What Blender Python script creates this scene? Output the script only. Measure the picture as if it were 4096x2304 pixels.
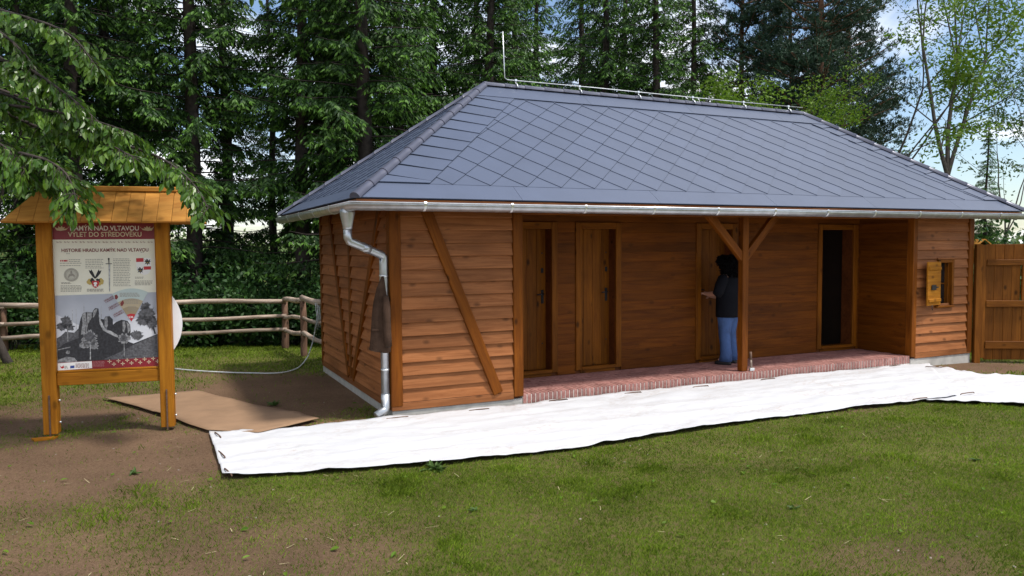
import bpy, bmesh, math, random
import numpy as np
from mathutils import Vector, Matrix

random.seed(11)
rng = np.random.default_rng(11)
for o in list(bpy.data.objects):
    bpy.data.objects.remove(o)
SC = bpy.context.scene
COL = SC.collection
RAD = math.radians

# ------------------------------------------------------------------ camera
cam_d = bpy.data.cameras.new('camera')
cam_d.sensor_width = 36.0
cam_d.lens = 27.02
cam_d.clip_end = 2000
cam_d.clip_start = 0.05
cam = bpy.data.objects.new('camera', cam_d)
COL.objects.link(cam)
cr, cu, cf = Vector((.90333, -.42888, -.00669)), Vector((.02956, .04669, .99847)), Vector((.42792, .90215, -.05486))
cam.matrix_world = Matrix(((cr.x, cu.x, -cf.x, -2.58), (cr.y, cu.y, -cf.y, -8.766), (cr.z, cu.z, -cf.z, 1.9), (0, 0, 0, 1)))
SC.camera = cam

# ------------------------------------------------------------------ sky, sun, exposure
SUN_EL, SUN_AZ = RAD(62), math.atan2(.66, -.75)          # azimuth measured from +Y towards +X
world = bpy.data.worlds.new('World')
SC.world = world
world.use_nodes = True
wn, wl = world.node_tree.nodes, world.node_tree.links
wn.clear()
w_out = wn.new('ShaderNodeOutputWorld')
w_bg = wn.new('ShaderNodeBackground')
w_bg.inputs['Strength'].default_value = 0.145
w_sky = wn.new('ShaderNodeTexSky')
w_sky.sky_type = 'NISHITA'
w_sky.sun_disc = False
w_sky.sun_elevation = SUN_EL
w_sky.sun_rotation = SUN_AZ
w_sky.altitude = 400
w_sky.air_density = 1.0
w_sky.dust_density = 0.8
w_sky.ozone_density = 1.6
w_tc = wn.new('ShaderNodeTexCoord')
w_sep = wn.new('ShaderNodeSeparateXYZ')
wl.new(w_tc.outputs['Generated'], w_sep.inputs[0])
w_add = wn.new('ShaderNodeMath'); w_add.operation = 'ADD'; w_add.inputs[1].default_value = 0.16
wl.new(w_sep.outputs['Z'], w_add.inputs[0])
w_mx = wn.new('ShaderNodeMath'); w_mx.operation = 'MAXIMUM'; w_mx.inputs[1].default_value = 0.05
wl.new(w_add.outputs[0], w_mx.inputs[0])
w_dx = wn.new('ShaderNodeMath'); w_dx.operation = 'DIVIDE'
w_dy = wn.new('ShaderNodeMath'); w_dy.operation = 'DIVIDE'
wl.new(w_sep.outputs['X'], w_dx.inputs[0]); wl.new(w_mx.outputs[0], w_dx.inputs[1])
wl.new(w_sep.outputs['Y'], w_dy.inputs[0]); wl.new(w_mx.outputs[0], w_dy.inputs[1])
w_cmb = wn.new('ShaderNodeCombineXYZ')
wl.new(w_dx.outputs[0], w_cmb.inputs[0]); wl.new(w_dy.outputs[0], w_cmb.inputs[1])
w_cmb.inputs[2].default_value = 3.4
w_no = wn.new('ShaderNodeTexNoise')
w_no.inputs['Scale'].default_value = 0.62
w_no.inputs['Detail'].default_value = 9
w_no.inputs['Roughness'].default_value = 0.58
w_no.inputs['Distortion'].default_value = 0.35
wl.new(w_cmb.outputs[0], w_no.inputs['Vector'])
w_rp = wn.new('ShaderNodeValToRGB')
w_rp.color_ramp.elements[0].position = 0.47
w_rp.color_ramp.elements[1].position = 0.57
wl.new(w_no.outputs[0], w_rp.inputs[0])
w_mix = wn.new('ShaderNodeMixRGB')
w_mix.inputs[2].default_value = (8.8, 8.9, 9.1, 1)
wl.new(w_rp.outputs[0], w_mix.inputs[0])
wl.new(w_sky.outputs[0], w_mix.inputs[1])
wl.new(w_mix.outputs[0], w_bg.inputs[0])
wl.new(w_bg.outputs[0], w_out.inputs[0])

sun_d = bpy.data.lights.new('sun', 'SUN')
sun_d.energy = 3.5
sun_d.angle = RAD(6.0)
sun_d.color = (1.0, .95, .87)
sun = bpy.data.objects.new('sun', sun_d)
COL.objects.link(sun)
sdir = Vector((math.sin(SUN_AZ) * math.cos(SUN_EL), math.cos(SUN_AZ) * math.cos(SUN_EL), math.sin(SUN_EL)))
sun.rotation_euler = sdir.to_track_quat('Z', 'Y').to_euler()
sun.location = (20, -20, 40)

vs = SC.view_settings
vs.view_transform = 'Standard'
vs.look = 'None'
vs.gamma = 1
vs.exposure = 0.25
vs.use_curve_mapping = False
SC.cycles.max_bounces = 8
SC.cycles.transparent_max_bounces = 8
SC.cycles.sample_clamp_indirect = 6

# ------------------------------------------------------------------ helpers
WM = {}                      # world matrix of every object made here


def wmat(o):
    return WM.get(o.name, Matrix.Identity(4))


def link(o, parent=None, m=None):
    COL.objects.link(o)
    m = m or Matrix.Identity(4)
    if parent is not None:
        o.parent = parent
        o.matrix_parent_inverse = wmat(parent).inverted()
    o.matrix_basis = m
    WM[o.name] = m
    return o


def tag(o, label=None, cat=None, group=None, kind=None):
    if label: o['label'] = label
    if cat: o['category'] = cat
    if group: o['group'] = group
    if kind: o['kind'] = kind
    return o


def thing(name, loc, label, cat, group=None, rotz=0):
    o = bpy.data.objects.new(name, None)
    o.empty_display_size = .2
    link(o, None, Matrix.Translation(loc) @ Matrix.Rotation(rotz, 4, 'Z'))
    return tag(o, label, cat, group)


def mk(name, verts, faces, mat, parent=None, m=None, smooth=False):
    me = bpy.data.meshes.new(name)
    me.from_pydata([tuple(v) for v in verts], [], faces)
    me.materials.append(mat)
    if smooth:
        me.polygons.foreach_set('use_smooth', [True] * len(me.polygons))
    me.update()
    o = bpy.data.objects.new(name, me)
    return link(o, parent, m)


def mkq(name, Q, mat, parent=None, attr=None, m=None, smooth=False):
    """Q: (N,4,3) array of quads -> one mesh; attr: per-face float 'tip'."""
    Q = np.asarray(Q, dtype=np.float32)
    n = len(Q)
    me = bpy.data.meshes.new(name)
    me.vertices.add(n * 4)
    me.loops.add(n * 4)
    me.polygons.add(n)
    me.vertices.foreach_set('co', Q.reshape(-1))
    me.loops.foreach_set('vertex_index', np.arange(n * 4, dtype=np.int32))
    me.polygons.foreach_set('loop_start', np.arange(0, n * 4, 4, dtype=np.int32))
    me.polygons.foreach_set('loop_total', np.full(n, 4, dtype=np.int32))
    me.materials.append(mat)
    if attr is not None:
        a = me.attributes.new('tip', 'FLOAT', 'FACE')
        a.data.foreach_set('value', np.asarray(attr, dtype=np.float32))
    me.update(calc_edges=True)
    o = bpy.data.objects.new(name, me)
    return link(o, parent, m)


_boxes = {}


def box_me(l, w, h, mat, bev):
    key = (round(l, 4), round(w, 4), round(h, 4), mat.name, bev)
    if key in _boxes:
        return _boxes[key]
    bm = bmesh.new()
    bmesh.ops.create_cube(bm, size=1)
    bmesh.ops.scale(bm, vec=(l, w, h), verts=bm.verts)
    if bev > 0:
        bmesh.ops.bevel(bm, geom=bm.edges[:], offset=bev, segments=1, affect='EDGES')
    me = bpy.data.meshes.new('box')
    bm.to_mesh(me)
    bm.free()
    me.materials.append(mat)
    _boxes[key] = me
    return me


def beam(name, a, b, w, h, mat, parent=None, up=(0, 0, 1), bev=.006):
    """box whose local X runs from a to b; w across, h along `up`."""
    a, b = Vector(a), Vector(b)
    X = (b - a).normalized()
    U = Vector(up)
    Z = (U - X * U.dot(X)).normalized()
    Y = Z.cross(X)
    M = Matrix.Identity(4)
    for i in range(3):
        M[i][0], M[i][1], M[i][2], M[i][3] = X[i], Y[i], Z[i], (a[i] + b[i]) / 2
    o = bpy.data.objects.new(name, box_me((b - a).length, w, h, mat, bev))
    return link(o, parent, M)


def bx(name, x0, x1, y0, y1, z0, z1, mat, parent=None, bev=.004, axis='x'):
    """axis aligned box with its grain along `axis`."""
    cx, cy, cz = (x0 + x1) / 2, (y0 + y1) / 2, (z0 + z1) / 2
    if axis == 'x':
        return beam(name, (x0, cy, cz), (x1, cy, cz), y1 - y0, z1 - z0, mat, parent, (0, 0, 1), bev)
    if axis == 'y':
        return beam(name, (cx, y0, cz), (cx, y1, cz), x1 - x0, z1 - z0, mat, parent, (0, 0, 1), bev)
    return beam(name, (cx, cy, z0), (cx, cy, z1), x1 - x0, y1 - y0, mat, parent, (0, 1, 0), bev)


def tube_vf(pts, radii, n=8, cap=True, verts=None, faces=None, wob=0):
    verts = [] if verts is None else verts
    faces = [] if faces is None else faces
    pts = [Vector(p) for p in pts]
    base = len(verts)
    prev = None
    for i, p in enumerate(pts):
        d = (pts[min(i + 1, len(pts) - 1)] - pts[max(i - 1, 0)]).normalized()
        ref = Vector((0, 0, 1)) if abs(d.z) < .9 else Vector((1, 0, 0))
        s = d.cross(ref).normalized() if prev is None else (prev - d * prev.dot(d)).normalized()
        prev = s
        t = d.cross(s)
        r = radii[i] if hasattr(radii, '__len__') else radii
        for k in range(n):
            a = 2 * math.pi * k / n
            rr = r * (1 + random.uniform(-wob, wob))
            verts.append(p + s * math.cos(a) * rr + t * math.sin(a) * rr)
    for i in range(len(pts) - 1):
        for k in range(n):
            q = base + i * n
            faces.append((q + k, q + (k + 1) % n, q + n + (k + 1) % n, q + n + k))
    if cap:
        faces.append(tuple(base + k for k in range(n))[::-1])
        faces.append(tuple(base + (len(pts) - 1) * n + k for k in range(n)))
    return verts, faces


def tube(name, pts, radii, mat, parent=None, n=8, smooth=True, wob=0):
    v, f = tube_vf(pts, radii, n, wob=wob)
    return mk(name, v, f, mat, parent, smooth=smooth)


def slab(name, poly, nrm, th, mat, parent=None):
    """flat polygon (list of 3-D points, top face) extruded by th against nrm."""
    nrm = Vector(nrm).normalized()
    P = [Vector(p) for p in poly]
    n = len(P)
    # make sure the top face looks along nrm
    c = sum(((P[i].cross(P[(i + 1) % n])) for i in range(n)), Vector())
    if c.dot(nrm) < 0:
        P.reverse()
    V = P + [p - nrm * th for p in P]
    F = [tuple(range(n)), tuple(range(2 * n - 1, n - 1, -1))]
    F += [(i, i + n, (i + 1) % n + n, (i + 1) % n) for i in range(n)]
    return mk(name, V, F, mat, parent)


def clip(poly, a, b, c):
    """keep the side a*x+b*y >= c of a 2-D polygon."""
    out = []
    for i in range(len(poly)):
        p, q = poly[i], poly[(i + 1) % len(poly)]
        dp, dq = a * p[0] + b * p[1] - c, a * q[0] + b * q[1] - c
        if dp >= 0: out.append(p)
        if dp * dq < 0:
            t = dp / (dp - dq)
            out.append((p[0] + (q[0] - p[0]) * t, p[1] + (q[1] - p[1]) * t))
    return out


def area2(p):
    return abs(sum(p[i][0] * p[(i + 1) % len(p)][1] - p[(i + 1) % len(p)][0] * p[i][1] for i in range(len(p)))) / 2


def copy_tree(o, m, label=None, parent=None):
    """a copy of a thing and of its parts, standing at world matrix m."""
    c = o.copy()
    COL.objects.link(c)
    c.matrix_basis = m
    if label: c['label'] = label
    for ch in o.children:
        d = ch.copy()
        COL.objects.link(d)
        d.parent = c
    return c


def vnoise(x, y, s, seed=0):
    """smooth value noise for arrays."""
    x, y = np.asarray(x) * s, np.asarray(y) * s
    xi, yi = np.floor(x).astype(np.int64), np.floor(y).astype(np.int64)
    fx, fy = x - xi, y - yi
    fx, fy = fx * fx * (3 - 2 * fx), fy * fy * (3 - 2 * fy)

    def h(a, b):
        n = (a * 374761393 + b * 668265263 + seed * 1442695041) & 0x7fffffff
        n = ((n ^ (n >> 13)) * 1274126177) & 0x7fffffff
        return ((n ^ (n >> 16)) & 0xffff) / 65535.0
    return (h(xi, yi) * (1 - fx) + h(xi + 1, yi) * fx) * (1 - fy) + (h(xi, yi + 1) * (1 - fx) + h(xi + 1, yi + 1) * fx) * fy


def fbm(x, y, s, seed=0, o=4):
    t, a, w = 0, 1, 0
    for i in range(o):
        t = t + a * vnoise(x, y, s * 2 ** i, seed + i * 17)
        w += a
        a *= .5
    return t / w


G = -.15


def ground_h(x, y):
    x, y = np.asarray(x, dtype=float), np.asarray(y, dtype=float)
    u = .428 * x + .902 * y
    z = G - .02 * np.clip(x - 7, 0, 12)
    z = z - .08 * np.clip(u - 5.2, 0, 30)
    z = z + .055 * np.clip(u - 60, 0, 75)
    z = z + .02 * (fbm(x, y, .45, 3) - .5) * (np.clip(u, -8, 6) < 6)
    return z


def gh(x, y):
    return float(ground_h(x, y))


# ------------------------------------------------------------------ materials
def newmat(name):
    m = bpy.data.materials.new(name)
    m.use_nodes = True
    nt = m.node_tree
    b = nt.nodes['Principled BSDF']
    return m, nt.nodes, nt.links, b


def plain(name, col, rough=.6, metal=0.0, var=.12, scale=6, bump=0.0, bscale=60, spec=.5):
    m, n, l, b = newmat(name)
    b.inputs['Roughness'].default_value = rough
    b.inputs['Metallic'].default_value = metal
    b.inputs['Specular IOR Level'].default_value = spec
    tc = n.new('ShaderNodeTexCoord')
    no = n.new('ShaderNodeTexNoise')
    no.inputs['Scale'].default_value = scale
    no.inputs['Detail'].default_value = 6
    l.new(tc.outputs['Object'], no.inputs['Vector'])
    rp = n.new('ShaderNodeValToRGB')
    rp.color_ramp.elements[0].position = .3
    rp.color_ramp.elements[1].position = .7
    rp.color_ramp.elements[0].color = tuple(c * (1 - var) for c in col) + (1,)
    rp.color_ramp.elements[1].color = tuple(min(1, c * (1 + var)) for c in col) + (1,)
    l.new(no.outputs[0], rp.inputs[0])
    l.new(rp.outputs[0], b.inputs['Base Color'])
    if bump:
        n2 = n.new('ShaderNodeTexNoise')
        n2.inputs['Scale'].default_value = bscale
        n2.inputs['Detail'].default_value = 4
        l.new(tc.outputs['Object'], n2.inputs['Vector'])
        bp = n.new('ShaderNodeBump')
        bp.inputs['Strength'].default_value = bump
        bp.inputs['Distance'].default_value = .01
        l.new(n2.outputs[0], bp.inputs['Height'])
        l.new(bp.outputs[0], b.inputs['Normal'])
    return m


def wood(name, light, dark, rough=.55, grain=26, knots=.72, tone=.22, spec=.12):
    """grain runs along local X; every board gets its own piece of the pattern."""
    m, n, l, b = newmat(name)
    b.inputs['Roughness'].default_value = rough
    b.inputs['Specular IOR Level'].default_value = spec
    tc = n.new('ShaderNodeTexCoord')
    oi = n.new('ShaderNodeObjectInfo')
    mul = n.new('ShaderNodeMath'); mul.operation = 'MULTIPLY'; mul.inputs[1].default_value = 61.0
    l.new(oi.outputs['Random'], mul.inputs[0])
    add = n.new('ShaderNodeVectorMath'); add.operation = 'ADD'
    l.new(tc.outputs['Object'], add.inputs[0]); l.new(mul.outputs[0], add.inputs[1])
    mp = n.new('ShaderNodeMapping')
    mp.inputs['Scale'].default_value = (1.4, grain, grain)
    l.new(add.outputs[0], mp.inputs['Vector'])
    no = n.new('ShaderNodeTexNoise')
    no.inputs['Scale'].default_value = 1
    no.inputs['Detail'].default_value = 7
    no.inputs['Roughness'].default_value = .65
    no.inputs['Distortion'].default_value = .9
    l.new(mp.outputs[0], no.inputs['Vector'])
    rp = n.new('ShaderNodeValToRGB')
    rp.color_ramp.elements[0].position = .33
    rp.color_ramp.elements[0].color = tuple(dark) + (1,)
    rp.color_ramp.elements[1].position = .62
    rp.color_ramp.elements[1].color = tuple(light) + (1,)
    l.new(no.outputs[0], rp.inputs[0])
    # blotchy stain
    mp3 = n.new('ShaderNodeMapping'); mp3.inputs['Scale'].default_value = (1.1, 4, 4)
    l.new(add.outputs[0], mp3.inputs['Vector'])
    n3 = n.new('ShaderNodeTexNoise'); n3.inputs['Scale'].default_value = 1; n3.inputs['Detail'].default_value = 4
    l.new(mp3.outputs[0], n3.inputs['Vector'])
    r3 = n.new('ShaderNodeMapRange'); r3.inputs['From Min'].default_value = .3; r3.inputs['From Max'].default_value = .7
    r3.inputs['To Min'].default_value = .72; r3.inputs['To Max'].default_value = 1.15
    l.new(n3.outputs[0], r3.inputs[0])
    # per-board tone
    r1 = n.new('ShaderNodeMapRange'); r1.inputs['To Min'].default_value = 1 - tone; r1.inputs['To Max'].default_value = 1 + tone
    l.new(oi.outputs['Random'], r1.inputs[0])
    mm = n.new('ShaderNodeMath'); mm.operation = 'MULTIPLY'
    l.new(r3.outputs[0], mm.inputs[0]); l.new(r1.outputs[0], mm.inputs[1])
    # knots
    mp2 = n.new('ShaderNodeMapping'); mp2.inputs['Scale'].default_value = (3.0, 5.2, 5.2)
    l.new(add.outputs[0], mp2.inputs['Vector'])
    vo = n.new('ShaderNodeTexVoronoi'); vo.inputs['Scale'].default_value = 1
    l.new(mp2.outputs[0], vo.inputs['Vector'])
    r2 = n.new('ShaderNodeMapRange'); r2.inputs['From Min'].default_value = .07; r2.inputs['From Max'].default_value = .19
    r2.inputs['To Min'].default_value = 1 - knots; r2.inputs['To Max'].default_value = 1
    l.new(vo.outputs['Distance'], r2.inputs[0])
    m2 = n.new('ShaderNodeMath'); m2.operation = 'MULTIPLY'
    l.new(mm.outputs[0], m2.inputs[0]); l.new(r2.outputs[0], m2.inputs[1])
    vm = n.new('ShaderNodeVectorMath'); vm.operation = 'SCALE'
    l.new(rp.outputs[0], vm.inputs[0]); l.new(m2.outputs[0], vm.inputs['Scale'])
    l.new(vm.outputs[0], b.inputs['Base Color'])
    bp = n.new('ShaderNodeBump'); bp.inputs['Strength'].default_value = .25; bp.inputs['Distance'].default_value = .004
    l.new(no.outputs[0], bp.inputs['Height']); l.new(bp.outputs[0], b.inputs['Normal'])
    return m


def leafmat(name, base, tip, trans=.3, rough=.5, var=.25, spec=.3):
    m, n, l, b = newmat(name)
    at = n.new('ShaderNodeAttribute'); at.attribute_name = 'tip'
    mx = n.new('ShaderNodeMixRGB')
    mx.inputs[1].default_value = tuple(base) + (1,)
    mx.inputs[2].default_value = tuple(tip) + (1,)
    l.new(at.outputs['Fac'], mx.inputs[0])
    tc = n.new('ShaderNodeTexCoord')
    no = n.new('ShaderNodeTexNoise'); no.inputs['Scale'].default_value = 1.7; no.inputs['Detail'].default_value = 3
    l.new(tc.outputs['Object'], no.inputs['Vector'])
    mr = n.new('ShaderNodeMapRange'); mr.inputs['From Min'].default_value = .3; mr.inputs['From Max'].default_value = .7
    mr.inputs['To Min'].default_value = 1 - var; mr.inputs['To Max'].default_value = 1 + var
    l.new(no.outputs[0], mr.inputs[0])
    vm = n.new('ShaderNodeVectorMath'); vm.operation = 'SCALE'
    l.new(mx.outputs[0], vm.inputs[0]); l.new(mr.outputs[0], vm.inputs['Scale'])
    l.new(vm.outputs[0], b.inputs['Base Color'])
    b.inputs['Roughness'].default_value = rough
    b.inputs['Specular IOR Level'].default_value = spec
    tr = n.new('ShaderNodeBsdfTranslucent')
    l.new(vm.outputs[0], tr.inputs['Color'])
    ms = n.new('ShaderNodeMixShader'); ms.inputs[0].default_value = trans
    l.new(b.outputs[0], ms.inputs[1]); l.new(tr.outputs[0], ms.inputs[2])
    l.new(ms.outputs[0], n['Material Output'].inputs['Surface'])
    return m


MT = dict(
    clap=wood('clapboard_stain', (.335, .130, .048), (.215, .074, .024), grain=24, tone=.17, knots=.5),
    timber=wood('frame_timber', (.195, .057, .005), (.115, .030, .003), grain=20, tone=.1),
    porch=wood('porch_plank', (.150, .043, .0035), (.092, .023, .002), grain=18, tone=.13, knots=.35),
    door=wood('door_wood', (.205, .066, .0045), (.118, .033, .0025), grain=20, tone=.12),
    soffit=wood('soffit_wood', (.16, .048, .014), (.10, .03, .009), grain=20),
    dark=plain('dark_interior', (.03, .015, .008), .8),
    board=wood('board_wood', (.40, .16, .013), (.255, .090, .007), grain=18, tone=.08, knots=.45),
    broof=wood('board_roof_wood', (.50, .235, .05), (.36, .15, .028), grain=16, tone=.12, knots=.4),
    gate=wood('gate_wood', (.19, .066, .009), (.115, .037, .005), grain=20, tone=.15),
    log=wood('fence_log', (.50, .40, .33), (.22, .16, .12), grain=14, rough=.85, tone=.12, knots=.5),
    barkpost=wood('fence_post_bark', (.22, .13, .09), (.10, .06, .04), grain=14, rough=.9, tone=.15),
    roof=plain('roof_sheet', (.069, .088, .142), .45, 0, .05, 3, .05, 90),
    cap=plain('roof_cap', (.095, .10, .14), .36, .2, .06, 5),
    zinc=plain('zinc', (.50, .52, .55), .38, .85, .16, 9, .05, 40),
    steel=plain('galvanised', (.72, .74, .76), .3, .9, .1, 12),
    iron=plain('black_iron', (.018, .018, .02), .5, .4, .2, 20),
    rust=plain('rusty_steel', (.13, .075, .05), .7, .3, .25, 25),
    conc=plain('concrete', (.42, .40, .37), .85, 0, .15, 7, .35, 50),
    mortar=plain('mortar', (.62, .57, .52), .9, 0, .1, 14, .3, 80),
    sheetp=None, card=None, soil=None,
    glass=plain('window_glass', (.012, .014, .016), .06, 0, .1, 3, spec=.8),
    bark=plain('bark', (.042, .032, .027), .9, 0, .45, 9, .9, 22),
    pinebark=plain('pine_bark', (.17, .085, .05), .9, 0, .45, 6, .9, 16),
    greybark=plain('grey_bark', (.06, .05, .042), .9, 0, .35, 10, .8, 26),
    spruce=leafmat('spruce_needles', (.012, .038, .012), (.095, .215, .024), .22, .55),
    pine=leafmat('pine_needles', (.020, .048, .030), (.042, .085, .045), .15, .55),
    cherry=leafmat('cherry_leaves', (.052, .13, .016), (.15, .27, .03), .38, .33, spec=.5),
    robinia=leafmat('robinia_leaves', (.040, .088, .022), (.085, .15, .035), .4, .5),
    bright=leafmat('young_leaves', (.08, .17, .012), (.16, .26, .02), .4, .5),
    shrub=leafmat('shrub_leaves', (.020, .058, .018), (.045, .11, .022), .25, .5),
    far=leafmat('far_foliage', (.055, .10, .03), (.14, .20, .06), .2, .7),
    grass=leafmat('grass_blades', (.080, .138, .010), (.205, .285, .024), .42, .6, .3, .2),
    skin=plain('skin', (.50, .27, .19), .5, 0, .08, 10),
    shirt=plain('black_cotton', (.008, .008, .011), .9, 0, .2, 8, .3, 30, .1),
    jeans=plain('blue_denim', (.045, .095, .24), .8, 0, .25, 9, .4, 60),
    shoe=plain('shoe_leather', (.015, .016, .018), .55),
    hair=plain('black_hair', (.006, .005, .006), .8, 0, .3, 30, spec=.1),
    coat=plain('brown_corduroy', (.060, .036, .025), .95, 0, .3, 8, .6, 45, .05),
    cable=plain('white_cable', (.55, .57, .58), .5),
    pebble=plain('pebble', (.28, .24, .20), .8, 0, .3, 30),
    straw=plain('dry_straw', (.42, .36, .20), .8, 0, .3, 30),
    litter=plain('bark_chips', (.20, .10, .06), .9, 0, .4, 30),
)


def brickmat():
    m, n, l, b = newmat('red_brick')
    oi = n.new('ShaderNodeObjectInfo')
    tc = n.new('ShaderNodeTexCoord')
    ad = n.new('ShaderNodeVectorMath'); ad.operation = 'ADD'
    mu = n.new('ShaderNodeMath'); mu.operation = 'MULTIPLY'; mu.inputs[1].default_value = 40
    l.new(oi.outputs['Random'], mu.inputs[0]); l.new(mu.outputs[0], ad.inputs[1]); l.new(tc.outputs['Object'], ad.inputs[0])
    no = n.new('ShaderNodeTexNoise'); no.inputs['Scale'].default_value = 22; no.inputs['Detail'].default_value = 6
    l.new(ad.outputs[0], no.inputs['Vector'])
    rp = n.new('ShaderNodeValToRGB')
    rp.color_ramp.elements[0].position = .3; rp.color_ramp.elements[0].color = (.25, .095, .08, 1)
    rp.color_ramp.elements[1].position = .75; rp.color_ramp.elements[1].color = (.40, .21, .18, 1)
    l.new(no.outputs[0], rp.inputs[0])
    mr = n.new('ShaderNodeMapRange'); mr.inputs['To Min'].default_value = .78; mr.inputs['To Max'].default_value = 1.2
    l.new(oi.outputs['Random'], mr.inputs[0])
    vm = n.new('ShaderNodeVectorMath'); vm.operation = 'SCALE'
    l.new(rp.outputs[0], vm.inputs[0]); l.new(mr.outputs[0], vm.inputs['Scale'])
    l.new(vm.outputs[0], b.inputs['Base Color'])
    b.inputs['Roughness'].default_value = .8
    bp = n.new('ShaderNodeBump'); bp.inputs['Strength'].default_value = .3; bp.inputs['Distance'].default_value = .004
    l.new(no.outputs[0], bp.inputs['Height']); l.new(bp.outputs[0], b.inputs['Normal'])
    return m


def soilmat():
    m, n, l, b = newmat('soil')
    tc = n.new('ShaderNodeTexCoord')

    def noise(s, d=6, ro=.6):
        k = n.new('ShaderNodeTexNoise')
        k.inputs['Scale'].default_value = s; k.inputs['Detail'].default_value = d; k.inputs['Roughness'].default_value = ro
        l.new(tc.outputs['Object'], k.inputs['Vector'])
        return k
    a = noise(.9); c = noise(55, 8, .75); g = noise(1.5, 8, .7); f = noise(14, 6)
    rp = n.new('ShaderNodeValToRGB')
    rp.color_ramp.elements[0].position = .3; rp.color_ramp.elements[0].color = (.115, .068, .041, 1)
    rp.color_ramp.elements[1].position = .72; rp.color_ramp.elements[1].color = (.30, .195, .125, 1)
    e = rp.color_ramp.elements.new(.52); e.color = (.205, .127, .078, 1)
    l.new(c.outputs[0], rp.inputs[0])
    # mossy green film
    mr = n.new('ShaderNodeMapRange'); mr.inputs['From Min'].default_value = .47; mr.inputs['From Max'].default_value = .66
    l.new(g.outputs[0], mr.inputs[0])
    at = n.new('ShaderNodeAttribute'); at.attribute_name = 'cover'
    ma = n.new('ShaderNodeMath'); ma.operation = 'MULTIPLY_ADD'; ma.inputs[1].default_value = .5
    l.new(mr.outputs[0], ma.inputs[0]); l.new(at.outputs['Fac'], ma.inputs[2])
    mc = n.new('ShaderNodeMath'); mc.operation = 'MULTIPLY'
    l.new(ma.outputs[0], mc.inputs[0]); l.new(at.outputs['Fac'], mc.inputs[1]); mc.use_clamp = True
    mf = n.new('ShaderNodeMath'); mf.operation = 'MULTIPLY'
    l.new(mc.outputs[0], mf.inputs[0])
    m3 = n.new('ShaderNodeMapRange'); m3.inputs['From Min'].default_value = .35; m3.inputs['From Max'].default_value = .65; m3.inputs['To Max'].default_value = .95; m3.inputs['To Min'].default_value = .35
    l.new(f.outputs[0], m3.inputs[0]); l.new(m3.outputs[0], mf.inputs[1])
    mx = n.new('ShaderNodeMixRGB'); mx.inputs[2].default_value = (.105, .138, .016, 1)
    l.new(mf.outputs[0], mx.inputs[0]); l.new(rp.outputs[0], mx.inputs[1])
    ml = n.new('ShaderNodeMapRange'); ml.inputs['From Min'].default_value = .3; ml.inputs['From Max'].default_value = .7
    ml.inputs['To Min'].default_value = .75; ml.inputs['To Max'].default_value = 1.2
    l.new(a.outputs[0], ml.inputs[0])
    vm = n.new('ShaderNodeVectorMath'); vm.operation = 'SCALE'
    l.new(mx.outputs[0], vm.inputs[0]); l.new(ml.outputs[0], vm.inputs['Scale'])
    l.new(vm.outputs[0], b.inputs['Base Color'])
    b.inputs['Roughness'].default_value = .95
    b.inputs['Specular IOR Level'].default_value = .15
    bp = n.new('ShaderNodeBump'); bp.inputs['Strength'].default_value = 1.0; bp.inputs['Distance'].default_value = .035
    l.new(c.outputs[0], bp.inputs['Height']); l.new(bp.outputs[0], b.inputs['Normal'])
    return m


def sheetmat():
    m, n, l, b = newmat('white_fleece')
    tc = n.new('ShaderNodeTexCoord')
    mp = n.new('ShaderNodeMapping'); mp.inputs['Scale'].default_value = (1, 2.2, 1)
    l.new(tc.outputs['Object'], mp.inputs['Vector'])
    a = n.new('ShaderNodeTexNoise'); a.inputs['Scale'].default_value = .9; a.inputs['Detail'].default_value = 4
    c = n.new('ShaderNodeTexNoise'); c.inputs['Scale'].default_value = 12; c.inputs['Detail'].default_value = 8; c.inputs['Roughness'].default_value = .75
    l.new(mp.outputs[0], a.inputs['Vector']); l.new(mp.outputs[0], c.inputs['Vector'])
    r1 = n.new('ShaderNodeMapRange'); r1.inputs['From Min'].default_value = .45; r1.inputs['From Max'].default_value = .66
    r2 = n.new('ShaderNodeMapRange'); r2.inputs['From Min'].default_value = .47; r2.inputs['From Max'].default_value = .72; r2.inputs['To Max'].default_value = .9
    l.new(a.outputs[0], r1.inputs[0]); l.new(c.outputs[0], r2.inputs[0])
    mu = n.new('ShaderNodeMath'); mu.operation = 'MULTIPLY'
    l.new(r1.outputs[0], mu.inputs[0]); l.new(r2.outputs[0], mu.inputs[1])
    mx = n.new('ShaderNodeMixRGB'); mx.inputs[1].default_value = (.535, .54, .565, 1); mx.inputs[2].default_value = (.36, .29, .24, 1)
    l.new(mu.outputs[0], mx.inputs[0]); l.new(mx.outputs[0], b.inputs['Base Color'])
    b.inputs['Roughness'].default_value = .9
    return m


# slight tone differences from one roof plate to the next
_rn, _rl = MT['roof'].node_tree.nodes, MT['roof'].node_tree.links
_b = _rn['Principled BSDF']
_src = _b.inputs['Base Color'].links[0].from_socket
_oi = _rn.new('ShaderNodeObjectInfo')
_mr = _rn.new('ShaderNodeMapRange'); _mr.inputs['To Min'].default_value = .94; _mr.inputs['To Max'].default_value = 1.05
_rl.new(_oi.outputs['Random'], _mr.inputs[0])
_vm = _rn.new('ShaderNodeVectorMath'); _vm.operation = 'SCALE'
_rl.new(_src, _vm.inputs[0]); _rl.new(_mr.outputs[0], _vm.inputs['Scale']); _rl.new(_vm.outputs[0], _b.inputs['Base Color'])
MT['brick'] = brickmat()
MT['soil'] = soilmat()
MT['sheetp'] = sheetmat()
MT['card'] = plain('cardboard', (.27, .165, .095), .85, 0, .12, 4, .15, 40)

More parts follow.
